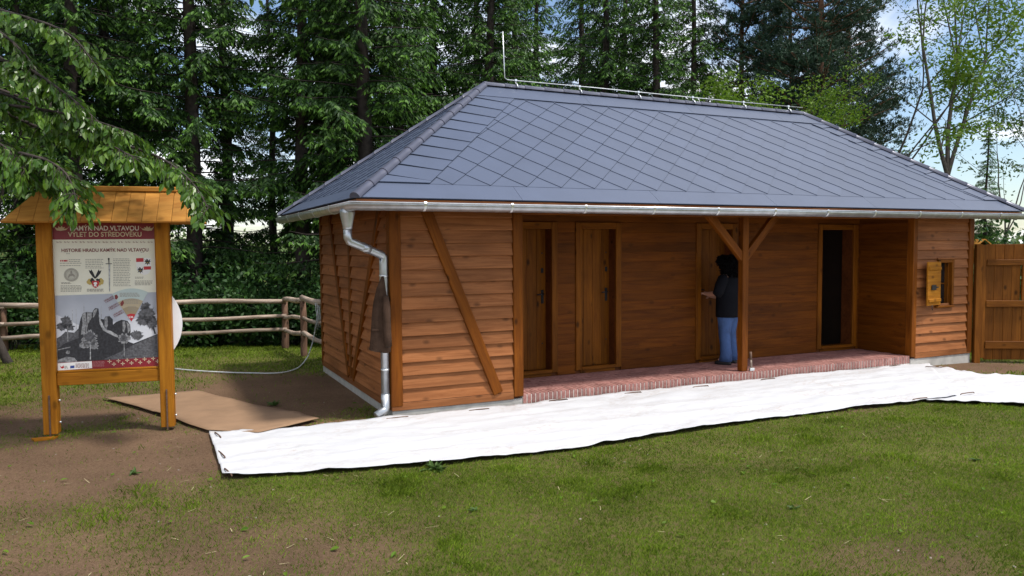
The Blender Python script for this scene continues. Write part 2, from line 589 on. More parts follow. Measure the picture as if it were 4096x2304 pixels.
# ================================================================== GROUND
def axis_pts(lo, hi, step, far, k=1.35):
    p = list(np.arange(lo, hi + 1e-6, step))
    s, x = step, hi
    while x < far:
        s *= k; x += s; p.append(x)
    s, x = step, lo
    q = []
    while x > -far:
        s *= k; x -= s; q.append(x)
    return np.array(q[::-1] + p)


gx, gy = axis_pts(-12, 22, .3, 420), axis_pts(-10, 26, .3, 420)
GX, GY = np.meshgrid(gx, gy)
GZ = ground_h(GX, GY)
nv = len(gx)
fidx = [(j * nv + i, j * nv + i + 1, (j + 1) * nv + i + 1, (j + 1) * nv + i) for j in range(len(gy) - 1) for i in range(nv - 1)]
ground = mk('ground', np.stack([GX, GY, GZ], -1).reshape(-1, 3), fidx, MT['soil'], smooth=True)
tag(ground, kind='structure')


def cover(x, y):
    """share of the soil that grass hides."""
    c = fbm(x, y, .55, 41, 5)
    c = np.clip((c - .27) / .24, 0, 1)
    bare = np.clip(1 - (np.hypot((x + 3.0) / 2.3, (y + .45) / 1.5)), 0, 1) * 2.2       # trodden soil round the board
    bare = np.maximum(bare, np.clip(1 - np.hypot((x + .9) / 1.9, (y - 2.2) / 2.6), 0, 1) * 2.2)   # beside the house
    bare = np.maximum(bare, np.clip(1 - np.hypot((x - 10.2) / 1.6, (y + .5) / .9), 0, 1) * 2)
    left = np.clip((-x - 1.9) / 1.6, 0, 1) * np.clip((2 - y) / 2, 0, 1) * np.clip((y + 4.6) / 2, .45, 1)
    c = c * (1 - np.clip(bare, 0, 1)) * (1 - .62 * left)
    right = np.clip((x + 1.6) / 3, 0, 1) * .48
    back = np.clip((y - 3.2) / 2, 0, 1) * .55
    return np.clip(c + (right + back) * (1 - np.clip(bare, 0, 1)), 0.03, 1)


ca = ground.data.attributes.new('cover', 'FLOAT', 'POINT')
ca.data.foreach_set('value', cover(GX, GY).reshape(-1).astype(np.float32))

# ================================================================== HOUSE
W, D = 10.56, 4.0
house = thing('timber_house', (0, 0, G), 'long brown clapboard timber house with grey hipped roof and brick porch', 'house')
FL = 2.40                    # underside of the roof
# --- foundation and closed wall bodies
fo = bx('foundation', 0.0, 1.715, -.005, 3.99, -.5, -.052, MT['conc'], house, .008)
bx('foundation', 9.005, W, -.005, 3.99, -.5, -.052, MT['conc'], house, .008)
bx('foundation', 1.72, 9.0, .95, 3.98, -.5, -.06, MT['conc'], house, .008)
wall_l = bx('wall', .035, 1.69, .035, 3.96, -.05, FL, MT['soffit'], house, 0)
wall_m = bx('wall', 1.70, 7.3, 1.30, 3.96, -.05, FL, MT['soffit'], house, 0)
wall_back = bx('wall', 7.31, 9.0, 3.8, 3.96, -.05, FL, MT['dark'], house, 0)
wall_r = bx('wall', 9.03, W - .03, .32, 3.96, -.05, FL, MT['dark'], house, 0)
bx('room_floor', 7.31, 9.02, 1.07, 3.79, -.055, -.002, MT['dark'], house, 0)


def claps_x(x0, x1, y, z0, n, ex, parent, skip=None):
    for i in range(n):
        z = z0 + i * ex
        zc = z + .09
        segs = [(x0, x1)]
        if skip and z + ex > skip[2] and z < skip[3] - .02:
            segs = [(x0, skip[0]), (skip[1], x1)]
        for a, b in segs:
            beam('clapboard', (a, y, zc), (b, y, zc), .026, .185, MT['clap'], parent, (0, .21, 1), .002)


def claps_y(y0, y1, x, z0, n, ex, parent):
    for i in range(n):
        zc = z0 + i * ex + .09
        beam('clapboard', (x, y1, zc), (x, y0, zc), .026, .185, MT['clap'], parent, (.21, 0, 1), .002)


claps_x(.125, 1.585, .012, .043, 15, .158, wall_l)
claps_x(9.105, 10.435, .012, .043, 15, .158, wall_r, (9.645, 10.045, .86, 1.62))
claps_y(.13, 3.88, .012, .043, 15, .158, wall_l)
# sole plates
bx('sole_plate', -.012, 1.585, -.022, .10, -.05, .04, MT['clap'], house)
bx('sole_plate', 9.105, W, -.022, .10, -.05, .04, MT['clap'], house)
bx('sole_plate', -.014, .10, .105, 3.98, -.05, .04, MT['clap'], house, axis='y')
# corner posts
for (a, b, c, d) in ((-.018, .122, -.03, .1), (1.588, 1.722, -.03, .1), (8.998, 9.102, -.03, .1), (10.438, 10.565, -.03, .1)):
    bx('post', a, b, c, d, -.02 if a > 1 else .0, FL, MT['timber'], house, .008, 'z')
bx('post', -.018, .1, 3.885, 4.005, .0, FL, MT['timber'], house, .008, 'z')
bx('post', -.020, .1, 1.93, 2.05, .042, FL, MT['timber'], house, .008, 'z')
# braces
beam('brace', (.43, -.02, 2.36), (1.365, -.02, .05), .05, .132, MT['timber'], house, (1, 0, .4))
beam('brace', (-.01, 3.2, 2.36), (-.01, 2.10, .05), .04, .12, MT['timber'], house, (0, 1, .4))
beam('brace', (-.01, .40, 2.36), (-.01, 1.86, .05), .04, .12, MT['timber'], house, (0, 1, -.4))
# wall plates
bx('wall_plate', .0, W, -.012, .10, 2.405, 2.46, MT['timber'], house)
# back and right outside walls
bx('wall', .04, W - .04, 3.962, 3.99, -.05, FL, MT['clap'], house, 0)
bx('wall', W - .028, W, .1, 3.96, -.05, FL, MT['clap'], house, 0)

# --- porch back wall of planks, with four door openings
DOORS = [(2.0, 2.81), (3.115, 3.912), (5.33, 6.16), (7.98, 8.94)]
edges = [1.715] + [v for d in DOORS for v in d] + [9.0]
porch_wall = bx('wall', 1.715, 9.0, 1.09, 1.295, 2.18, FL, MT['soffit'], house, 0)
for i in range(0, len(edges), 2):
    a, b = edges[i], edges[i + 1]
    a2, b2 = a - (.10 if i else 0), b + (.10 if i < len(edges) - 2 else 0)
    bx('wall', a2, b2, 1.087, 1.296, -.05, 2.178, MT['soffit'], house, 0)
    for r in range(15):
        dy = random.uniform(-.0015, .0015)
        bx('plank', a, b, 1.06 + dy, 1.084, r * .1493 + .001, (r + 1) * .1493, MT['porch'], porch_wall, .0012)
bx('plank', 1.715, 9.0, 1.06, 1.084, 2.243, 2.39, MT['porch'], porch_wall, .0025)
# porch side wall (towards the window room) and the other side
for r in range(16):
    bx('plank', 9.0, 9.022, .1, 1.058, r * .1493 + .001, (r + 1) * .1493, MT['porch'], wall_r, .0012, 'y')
    bx('plank', 1.70, 1.722, .1, 1.058, r * .1493 + .003, (r + 1) * .1493, MT['porch'], wall_l, .0025, 'y')


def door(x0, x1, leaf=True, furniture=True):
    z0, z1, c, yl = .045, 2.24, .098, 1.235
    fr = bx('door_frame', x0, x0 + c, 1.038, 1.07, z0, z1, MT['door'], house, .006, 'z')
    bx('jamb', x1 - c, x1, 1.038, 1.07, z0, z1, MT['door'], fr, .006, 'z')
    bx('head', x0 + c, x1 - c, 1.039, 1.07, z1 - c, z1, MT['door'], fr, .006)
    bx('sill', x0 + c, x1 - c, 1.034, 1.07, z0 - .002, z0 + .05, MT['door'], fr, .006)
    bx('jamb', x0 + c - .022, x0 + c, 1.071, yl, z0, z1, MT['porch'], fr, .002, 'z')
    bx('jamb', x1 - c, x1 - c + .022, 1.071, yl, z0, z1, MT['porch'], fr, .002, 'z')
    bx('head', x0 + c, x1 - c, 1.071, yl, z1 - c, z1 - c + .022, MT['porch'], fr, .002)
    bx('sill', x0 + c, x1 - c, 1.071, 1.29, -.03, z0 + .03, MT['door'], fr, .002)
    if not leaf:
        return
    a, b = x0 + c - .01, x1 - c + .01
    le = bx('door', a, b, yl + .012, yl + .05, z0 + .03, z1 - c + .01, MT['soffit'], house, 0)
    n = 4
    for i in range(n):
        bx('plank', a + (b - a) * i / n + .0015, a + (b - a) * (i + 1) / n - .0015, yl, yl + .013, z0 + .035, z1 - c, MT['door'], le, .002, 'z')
    if furniture:
        hx = b - .07
        bx('handle_plate', hx - .022, hx + .022, yl - .012, yl - .001, 1.05, 1.25, MT['iron'], le, .006, 'z')
        tube('handle', [(hx, yl - .01, 1.19), (hx, yl - .055, 1.19), (hx - .03, yl - .06, 1.19), (hx - .11, yl - .06, 1.185)], .010, MT['iron'], le, 8)
        bx('lock', hx - .02, hx + .02, yl - .015, yl - .001, 1.50, 1.57, MT['iron'], le, .005, 'z')
        for zz in (.45, 1.78):
            bx('bolt_head', hx - .01, hx + .01, yl - .006, yl - .001, zz, zz + .02, MT['iron'], le, .002, 'z')
    return le


door(*DOORS[0])
door(*DOORS[1])
d3 = door(*DOORS[2], furniture=False)
bx('handle_plate', 5.475, 5.515, 1.222, 1.234, 1.03, 1.23, MT['iron'], d3, .006, 'z')
tube('handle', [(5.495, 1.225, 1.17), (5.495, 1.175, 1.17), (5.53, 1.17, 1.17), (5.60, 1.17, 1.165)], .010, MT['iron'], d3, 8)
door(*DOORS[3], leaf=False)

# --- brick porch floor
pf = bx('porch_floor', 1.725, 8.998, .006, 1.055, -.5, -.010, MT['mortar'], house, 0)
np_ = 116
pit = (9.0 - 1.722) / np_
for i in range(np_):
    xc = 1.722 + (i + .5) * pit
    bx('brick', xc - .0258, xc + .0258, random.uniform(-.002, .002), .205, -.125, random.uniform(-.001, .0015), MT['brick'], pf, .003, 'y')
rows, ln = 6, .25
rw = (1.055 - .214) / rows
for r in range(rows):
    x = 1.724 - (ln / 2 if r % 2 else 0)
    while x < 8.99:
        a, b = max(x, 1.724), min(x + ln - .011, 8.996)
        if b - a > .03:
            bx('paving_brick', a, b, .214 + r * rw, .214 + (r + 1) * rw - .011, -.06, random.uniform(-.0015, .001), MT['brick'], pf, .003)
        x += ln
# porch post and its two braces
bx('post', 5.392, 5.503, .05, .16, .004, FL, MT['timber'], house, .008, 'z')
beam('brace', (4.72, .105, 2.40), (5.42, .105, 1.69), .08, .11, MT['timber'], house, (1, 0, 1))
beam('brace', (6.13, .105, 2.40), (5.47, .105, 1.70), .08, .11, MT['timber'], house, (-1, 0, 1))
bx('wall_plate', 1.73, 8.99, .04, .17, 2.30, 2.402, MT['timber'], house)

# --- window with open shutter
wf = bx('window', 9.645, 9.70, -.03, .06, .825, 1.615, MT['door'], house, .006, 'z')
bx('frame', 9.995, 10.05, -.03, .06, .825, 1.615, MT['door'], wf, .006, 'z')
bx('frame', 9.70, 9.995, -.028, .06, 1.56, 1.615, MT['door'], wf, .006)
bx('sill', 9.60, 10.055, -.045, .06, .79, .822, MT['door'], wf, .006)
bx('lintel', 9.60, 10.09, -.04, .02, 1.618, 1.648, MT['clap'], wf, .006)
bx('frame', 9.70, 9.73, .03, .15, .826, 1.558, MT['door'], wf, .003, 'z')
bx('frame', 9.965, 9.995, .03, .15, .826, 1.558, MT['door'], wf, .003, 'z')
bx('muntin', 9.73, 9.965, .08, .11, 1.185, 1.21, MT['door'], wf, .004)
for a, b in ((.83, 1.183), (1.212, 1.556)):
    bx('pane', 9.732, 9.963, .093, .099, a, b, MT['glass'], wf, 0)
sh = beam('shutter', (9.645, -.055, 1.215), (9.215, -.13, 1.215), .028, .735, MT['board'], house, (0, 0, 1), .004)
sd = Vector((-.43, -.075, 0)).normalized()
for zc in (1.47, .93):
    a = Vector((9.63, -.08, zc)); tubea = a + sd * .40
    beam('batten', a, tubea, .03, .06, MT['board'], sh, (0, 0, 1), .010)
beam('latch', Vector((9.32, -.142, 1.15)), Vector((9.46, -.118, 1.15)), .012, .085, MT['iron'], sh, (0, 0, 1), .002)
beam('latch', Vector((9.46, -.122, 1.15)), Vector((9.53, -.11, 1.15)), .012, .022, MT['iron'], sh, (0, 0, 1), .002)
tube('hook', [(9.36, -.12, .85), (9.36, -.125, .79), (9.37, -.13, .765)], .007, MT['iron'], sh, 6)

# --- roof
E_ = .53
zE, zR = 2.425, 4.30
rx1, rx2, ry = 2.09, 8.55, 2.0
A, B_, C_, D_ = (-E_, -E_, zE), (W + E_, -E_, zE), (W + E_, D + E_, zE), (-E_, D + E_, zE)
R1, R2 = (rx1, ry, zR), (rx2, ry, zR)
roof = mk('roof', [A, B_, C_, D_, R1, R2], [(0, 1, 5, 4), (1, 2, 5), (2, 3, 4, 5), (3, 0, 4)], MT['roof'], house)
bx('soffit', -E_ + .03, W + E_ - .03, -E_ + .03, D + E_ - .03, 2.40, 2.418, MT['soffit'], house, 0)
bx('fascia', -E_ + .01, W + E_ - .01, -E_ + .012, -E_ + .034, 2.33, 2.42, MT['clap'], house, .002)
bx('fascia', -E_ + .012, -E_ + .034, -E_ + .036, D + E_ - .01, 2.33, 2.42, MT['clap'], house, .002, 'y')


def slope(origin, ux, uv, width_at, name_left, v_lo, v_hi, L):
    """tiles on one roof slope. (x, v) -> world through origin + ux*x + uv*v."""
    origin, ux, uv = Vector(origin), Vector(ux), Vector(uv)
    nn = ux.cross(uv).normalized()
    if nn.z < 0: nn = -nn
    xl0, xl1, xr0, xr1 = width_at       # left/right edge x at v=0 and v=L
    kl, kr = (xl1 - xl0) / L, (xr1 - xr0) / L

    def P(x, v, h):
        return origin + ux * x + uv * v + nn * h
    bl, br_ = .42, .42                  # border width at the hips
    a = .2425
    x_start = xl0 - a * 2

    def sl(poly2, h0, gv, gx0, name, th=.017):
        top = [P(x, v, h0 + .0135 - .015 * (v - gv) / (2 * a)) for x, v in poly2]
        return slab(name, top, nn, th, MT['roof'], roof)
    # lower and upper strips, broken into lengths
    def strip(v0, v1, h, step, name):
        x = xl0 + kl * v0
        while x < xr0 + kr * v0:
            p = [(x, v0), (x + step - .004, v0), (x + step - .004, v1), (x, v1)]
            p = clip(p, 1, -kl, xl0); p = clip(p, -1, kr, -xr0)
            if len(p) > 2 and area2(p) > .004:
                slab(name, [P(q[0], q[1], h + .012 - .010 * (q[1] - v0) / (v1 - v0)) for q in p], nn, .01, MT['roof'], roof)
            x += step
    strip(.0, .33, .006, 2.0, 'eave_flashing')
    # diamonds
    row = 0
    v = v_lo
    while v - a < v_hi:
        x = x_start + (a if row % 2 else 0)
        while x < xr0 + a:
            p = [(x, v - a + .002), (x + a - .002, v), (x, v + a - .002), (x - a + .002, v)]
            p = clip(p, 0, 1, v_lo + .002); p = clip(p, 0, -1, -v_hi)
            p = clip(p, 1, -kl, xl0 + bl + .25) if name_left else clip(p, 1, -kl, xl0 + bl * .6)
            p = clip(p, -1, kr, -(xr0 - br_ * (.6 if not name_left else 1)))
            if len(p) > 2 and area2(p) > .002:
                sl(p, .006, v - a, x, 'roof_tile')
            x += 2 * a
        v += a
        row += 1
    # border pieces along both hips
    for side in (0, 1):
        k, x0_, bw = (kl, xl0, (bl + .25 if name_left else bl * .6)) if side == 0 else (kr, xr0, (br_ if name_left else br_ * .6))
        nseg = 10
        dv = (v_hi - v_lo) / nseg
        for i in range(nseg + 2):
            va = v_lo + (i - 1) * dv
            if side == 0:
                p = [(x0_ + k * va - .3, va + .30), (x0_ + k * va + bw + .3, va - .02), (x0_ + k * va + bw + .6, va + dv - .024), (x0_ + k * va - .3, va + dv + .296)]
                p = clip(p, 1, -k, x0_); p = clip(p, -1, k, -(x0_ + bw - .003))
            else:
                p = [(x0_ + k * va + .3, va + .30), (x0_ + k * va - bw - .3, va - .02), (x0_ + k * va - bw - .6, va + dv - .024), (x0_ + k * va + .3, va + dv + .296)]
                p = clip(p, -1, k, -x0_); p = clip(p, 1, -k, x0_ - bw + .003)
            p = clip(p, 0, 1, v_lo + .002); p = clip(p, 0, -1, -v_hi)
            if len(p) > 2 and area2(p) > .004:
                vm_ = min(q[1] for q in p)
                slab('roof_tile', [P(q[0], q[1], .012 + .016 - .020 * (q[1] - vm_) / .5) for q in p], nn, .012, MT['roof'], roof)
    strip(v_hi - .02, L - .01, .016, 2.0, 'ridge_flashing')


Ls = math.hypot(ry + E_, zR - zE)
slope(A, (1, 0, 0), (0, (ry + E_) / Ls, (zR - zE) / Ls), (0, rx1 + E_, W + 2 * E_, rx2 + E_), True, .312, 2.79, Ls)
Lh = math.hypot(rx1 + E_, zR - zE)
slope(D_, (0, -1, 0), ((rx1 + E_) / Lh, 0, (zR - zE) / Lh), (0, D + E_ - ry, D + 2 * E_, D + E_ - ry), False, .312, 2.9, Lh)

# ridge and hip caps
cap_meshes = {}


def caps(p, q, n, r=.062):
    p, q = Vector(p), Vector(q)
    L = (q - p).length / n
    key = round(L, 3)
    if key not in cap_meshes:
        v, f = [], []
        K = 9
        for s, rr in ((-.02, r * 1.06), (.03, r * 1.06), (.032, r), (L, r * .93)):
            for k in range(K):
                t = math.pi * k / (K - 1)
                v.append((s, math.cos(t) * rr, math.sin(t) * rr - .01))
        for s in range(3):
            for k in range(K - 1):
                f.append((s * K + k, s * K + k + 1, (s + 1) * K + k + 1, (s + 1) * K + k))
        f.append(tuple(range(K)))
        me = bpy.data.meshes.new('ridge_cap')
        me.from_pydata(v, [], f)
        me.materials.append(MT['cap'])
        me.polygons.foreach_set('use_smooth', [len(q_.vertices) == 4 for q_ in me.polygons])
        cap_meshes[key] = me
    X = (q - p).normalized()
    Z = (Vector((0, 0, 1)) - X * X.z).normalized()
    Y = Z.cross(X)
    for i in range(n):
        M = Matrix.Identity(4)
        c = p + X * L * i + Z * .005
        for j in range(3):
            M[j][0], M[j][1], M[j][2], M[j][3] = X[j], Y[j], Z[j], c[j]
        link(bpy.data.objects.new('ridge_cap', cap_meshes[key]), roof, M)


up_ = Vector((0, 0, .015))
caps(Vector(A) + up_, Vector(R1) + up_, 12)
caps(Vector(D_) + up_, Vector(R1) + up_, 12)
caps(Vector(B_) + up_, Vector(R2) + up_, 12)
caps(Vector(R1) + up_, Vector(R2) + up_, 19)

# --- gutters
def gutter(pts, parent):
    v, f = [], []
    K = 9
    pts = [Vector(p) for p in pts]
    for i, (p, out) in enumerate(pts_out(pts)):
        for k in range(K):
            t = math.pi * k / (K - 1)
            v.append(p + out * math.cos(t) * .072 + Vector((0, 0, -math.sin(t) * .082)))
    n = len(pts)
    for i in range(n - 1):
        for k in range(K - 1):
            f.append((i * K + k, i * K + k + 1, (i + 1) * K + k + 1, (i + 1) * K + k))
    o = mk('gutter', v, f, MT['zinc'], parent, smooth=True)
    md = o.modifiers.new('th', 'SOLIDIFY'); md.thickness = .004; md.offset = 1
    return o


def pts_out(pts):
    # mitred outward directions for the front and left run
    outs = []
    for p in pts:
        ox = -1 if p.x < -.5 else 0
        oy = -1 if p.y < -.5 else 0
        outs.append((p, Vector((ox, oy, 0))))
    return outs


gz = 2.378
gu = gutter([(-.545, D + .55, gz), (-.545, -.545, gz), (W + .58, -.545, gz)], house)
bd = tube('bead', [(W + .58, -.617, gz + .002), (-.617, -.617, gz + .002), (-.617, D + .55, gz + .002)], .009, MT['steel'], gu, 6)


def bracket(p, out):
    p, out = Vector(p), Vector(out)
    pts = [p + out * math.cos(math.pi * k / 8) * .079 + Vector((0, 0, -math.sin(math.pi * k / 8) * .09)) for k in range(9)]
    pts = [p + out * .07 + Vector((0, 0, .016))] + pts + [p - out * .09 + Vector((0, 0, .03))]
    along = Vector((out.y, -out.x, 0))
    v = []
    for q in pts:
        v += [q + along * .014, q - along * .014]
    f = [(2 * i, 2 * i + 1, 2 * i + 3, 2 * i + 2) for i in range(len(pts) - 1)]
    o = mk('gutter_bracket', v, f, MT['steel'], gu)
    md = o.modifiers.new('th', 'SOLIDIFY'); md.thickness = .004; md.offset = 0


for x in (.23, 1.3, 2.3, 3.32, 4.36, 5.37, 6.38, 7.36, 8.36, 9.36, 10.36):
    bracket((x, -.545, gz), (0, -1, 0))
for y in (.45, 1.45, 2.45, 3.45):
    bracket((-.545, y, gz), (-1, 0, 0))
# --- downpipe
dp = tube('downpipe', [(-.545, -.20, 2.12), (-.545, -.20, 2.00), (-.53, -.195, 1.965), (-.10, .005, 1.80), (-.082, .018, 1.775), (-.080, .02, 1.70), (-.080, .02, .02)], .048, MT['zinc'], house, 16)
tube('outlet', [(-.545, -.2, 2.315), (-.545, -.2, 2.27), (-.545, -.2, 2.13), (-.545, -.2, 2.10)], [.088, .084, .055, .054], MT['zinc'], dp, 16)
tube('collar', [(-.36, -.116, 1.90), (-.27, -.074, 1.865)], .052, MT['zinc'], dp, 16)
tube('collar', [(-.08, .02, 1.57), (-.08, .02, 1.545)], .053, MT['steel'], dp, 16)
tube('collar', [(-.08, .02, .46), (-.08, .02, .44)], .053, MT['steel'], dp, 16)
tube('elbow', [(-.080, .02, .16), (-.080, .02, .0), (-.095, .012, -.03), (-.20, -.02, -.085)], .053, MT['zinc'], dp, 16)
# --- lightning conductor on the ridge
lc = tube('lightning_conductor', [(2.40, 2.0, 5.15), (2.42, 2.0, 4.62), (2.425, 2.0, 4.46), (2.47, 2.0, 4.43), (4.0, 2.0, 4.437), (6.0, 2.0, 4.43), (8.55, 2.0, 4.435)], .008, MT['steel'], house, 6)
for x in (2.61, 3.74, 4.87, 5.99, 7.12, 8.19):
    tube('clamp', [(x, 1.91, 4.31), (x, 1.945, 4.365), (x, 1.99, 4.385), (x, 2.0, 4.45)], .011, MT['steel'], lc, 6)
    bx('clamp', x - .02, x + .02, 1.98, 2.02, 4.415, 4.45, MT['steel'], lc, .004)

# ================================================================== GATE beside the house
gd = Vector((.86, -.51, 0)).normalized()
gate = thing('wooden_gate', (10.62, -.02, G - .07), 'dark brown boarded gate with open panel, right of the house', 'gate')


def gp(s, z, off=0.0):
    return Vector((10.60, -.03, 0)) + gd * s + Vector((.51, .86, 0)) * off + Vector((0, 0, z))


def gbeam(name, s0, s1, z0, z1, off, th, axis='x'):
    if axis == 'x':
        return beam(name, gp(s0, (z0 + z1) / 2, off), gp(s1, (z0 + z1) / 2, off), th, z1 - z0, MT['gate'], gate, (0, 0, 1), .004)
    return beam(name, gp((s0 + s1) / 2, z0, off), gp((s0 + s1) / 2, z1, off), s1 - s0, th, MT['gate'], gate, (.51, .86, 0), .004)


gbeam('post', 0, .10, -.35, 1.875, 0, .10, 'z')
gbeam('stile', .103, .185, -.14, 1.86, 0.01, .05, 'z')
for k in range(7):
    gbeam('board', .19 + k * .155, .19 + (k + 1) * .155 - .003, 1.525, 1.872, .035, .022, 'z')
for k in range(4):
    gbeam('board', .19 + k * .147, .19 + (k + 1) * .147 - .003, .80, 1.522, .037, .022, 'z')
for k in range(7):
    gbeam('board', .19 + k * .155, .19 + (k + 1) * .155 - .003, -.17, .797, .035, .022, 'z')
for a, b in ((1.50, 1.60), (.77, .88), (.03, .16)):
    gbeam('rail', .19, 1.45, a, b, -.002, .05)
gbeam('stile', .785, .86, .883, 1.497, .0, .048, 'z')
gbeam('post', 1.455, 1.56, -.35, 1.875, 0, .10, 'z')

# ================================================================== INFORMATION BOARD
BO = Vector((-2.9915, .7715, G))
BX, BY = Vector((.98561, -.16903, 0)), Vector((.16903, .98561, 0))
bang = math.atan2(BX.y, BX.x)
board = thing('information_board', tuple(BO), 'golden wooden information board with castle poster under a small plank roof', 'notice board')


def bp_(lx, off, z):
    return BO + BX * lx + BY * off + Vector((0, 0, z))


def bbeam(name, lx0, lx1, o0, o1, z0, z1, mat, axis='z', parent=None, bev=.006):
    cx, co, cz = (lx0 + lx1) / 2, (o0 + o1) / 2, (z0 + z1) / 2
    if axis == 'z':
        return beam(name, bp_(cx, co, z0), bp_(cx, co, z1), lx1 - lx0, o1 - o0, mat, parent or board, tuple(BY), bev)
    return beam(name, bp_(lx0, co, cz), bp_(lx1, co, cz), o1 - o0, z1 - z0, mat, parent or board, (0, 0, 1), bev)


for s_ in (-1, 1):
    c = .585 * s_
    bbeam('post', c - .07, c + .07, -.06, .07, .04, 2.45, MT['board'])
    ir = bbeam('iron_foot', c - .008, c + .008, -.075, -.061, -.12, .47, MT['rust'], bev=.002)
    for zz in (.16, .40):
        tube('bolt', [bp_(c + .07, .0, zz), bp_(c + .093, .0, zz)], .013, MT['steel'], ir, 6)
bbeam('crossbeam', -.513, .513, -.035, .05, .565, .70, MT['board'], 'x')
bbeam('crossbeam', -.513, .513, -.02, .05, 2.345, 2.44, MT['board'], 'x')
for s_ in (-1, 1):
    bbeam('batten', s_ * .52 - .012, s_ * .52 + .012, -.052, .0, .70, 2.34, MT['board'])
bbeam('batten', -.505, .505, -.03, .0, .702, .728, MT['board'], 'x')
# --- roof of planks
zb, zt = 2.335, 2.70
hb, ht, ob, ot = .955, .66, -.33, .0
n_f = (BY * -(zt - zb) + Vector((0, 0, 1)) * (ot - ob)).normalized()
edges_b = [-.955 + 1.91 * i / 13 for i in range(14)]
for i in range(13):
    a, b = edges_b[i] + .002, edges_b[i + 1] - .002
    # trapezoid in (lx, t): t=0 bottom, 1 top; half width hb->ht
    jag = random.uniform(-.012, .012)
    p = [(a, jag * .3), (b, jag * .3), (b, 1), (a, 1)]
    p = clip(p, 1, -(hb - ht), -hb); p = clip(p, -1, -(hb - ht), -hb)
    if len(p) > 2:
        lift = n_f * random.uniform(0, .006)
        pts = [bp_(x + .065, ob + (ot - ob) * t, zb + (zt - zb) * t) + lift for x, t in p]
        o = slab('roof_plank', pts, n_f, .024, MT['broof'], board)
        # the same plank on the far slope
        pts = [bp_(x + .065, -ob - (ot - ob) * t, zb + (zt - zb) * t) + Vector((0, 0, .002)) for x, t in p]
        slab('roof_plank', pts, n_f + BY * 2 * abs(n_f.dot(BY)), .024, MT['broof'], board)
for s_ in (-1, 1):
    for k in range(5):
        t0, t1 = -.33 + .66 * k / 5, -.33 + .66 * (k + 1) / 5 - .003
        p = [(t0, 0), (t1, 0), (t1, 1), (t0, 1)]
        p = clip(p, 1, -.33, -.33); p = clip(p, -1, -.33, -.33)
        if len(p) > 2:
            pts = [bp_(.065 + s_ * (hb - (hb - ht) * t), o_, zb + (zt - zb) * t) for o_, t in p]
            slab('roof_plank', pts, BX * s_ * (zt - zb) + Vector((0, 0, hb - ht)), .02, MT['broof'], board)
bbeam('ridge_board', -.61, .75, -.05, .05, 2.675, 2.728, MT['broof'], 'x')


# --- poster: flat print on a panel
def ink(name, col, rough=.45):
    return plain(name, col, rough, 0, .55 if 'grey' in name else .03, 42 if 'grey' in name else 10)


I = dict(cream=ink('print_cream', (.80, .77, .64)), red=ink('print_red', (.22, .012, .022)), gold=ink('print_gold', (.60, .50, .33)),
         white=ink('print_white', (.82, .80, .78)), brown=ink('print_brown', (.20, .03, .03)), text=ink('print_text', (.30, .27, .23)),
         sky1=ink('print_sky', (.42, .44, .50)), sky2=ink('print_pale_sky', (.62, .63, .68)), g1=ink('print_dark_grey', (.028, .028, .034)),
         g2=ink('print_mid_grey', (.09, .09, .10)), g3=ink('print_light_grey', (.24, .24, .25)), g4=ink('print_stone_grey', (.38, .38, .39)),
         black=ink('print_black', (.012, .012, .014)), crim=ink('print_crimson', (.48, .02, .03)), blue=ink('print_blue', (.03, .06, .26)),
         teal=ink('print_pale_teal', (.50, .58, .56)), tan=ink('print_tan', (.45, .37, .25)), ochre=ink('print_ochre', (.33, .26, .16)),
         yel=ink('print_yellow', (.50, .36, .10)), disc=ink('white_disc', (.80, .81, .84)))
M_B = Matrix.Identity(4)
for i in range(3):
    M_B[i][0], M_B[i][1], M_B[i][2], M_B[i][3] = BX[i], BY[i], (0, 0, 1)[i], BO[i]
poster = bbeam('poster', -.512, .512, .001, .009, .728, 2.336, I['cream'], 'x', bev=0)


def PZ(x, y):
    """print layout in sheet units -> (lx, z) on the panel."""
    t = (y - 65) / 1335.0
    xl, xr = 65 + 48 * t, 1003 + 37 * t
    yb = 1415 - 30 * (x - xl) / (xr - xl)
    return (-.507 + 1.014 * (x - xl) / (xr - xl), 2.333 - 1.603 * (y - 65) / (yb - 65))


def flat(name, polys, mat, layer, parent=None, raw=False):
    v, f = [], []
    for p in polys:
        b0 = len(v)
        for q in p:
            lx, z = q if raw else PZ(*q)
            v.append((lx, -.0006 * layer, z))
        f.append(tuple(range(b0, b0 + len(p))))
    o = mk(name, v, f, mat, parent or poster, M_B)
    if len(polys) > 1: o['kind'] = 'stuff'
    return o


def lines(x0, x1, y0, y1, n, h=2.6, ragged=.12):
    """word-like dashes of an unreadably small paragraph."""
    out = []
    for i in range(n):
        y = y0 + (y1 - y0) * i / max(1, n - 1)
        x, xe = x0, x1 - (x1 - x0) * random.uniform(0, ragged)
        while x < xe - 4:
            w = min(random.uniform(9, 30), xe - x)
            out.append([(x, y - h), (x + w, y - h), (x + w, y + h), (x, y + h)])
            x += w + 5
    return out


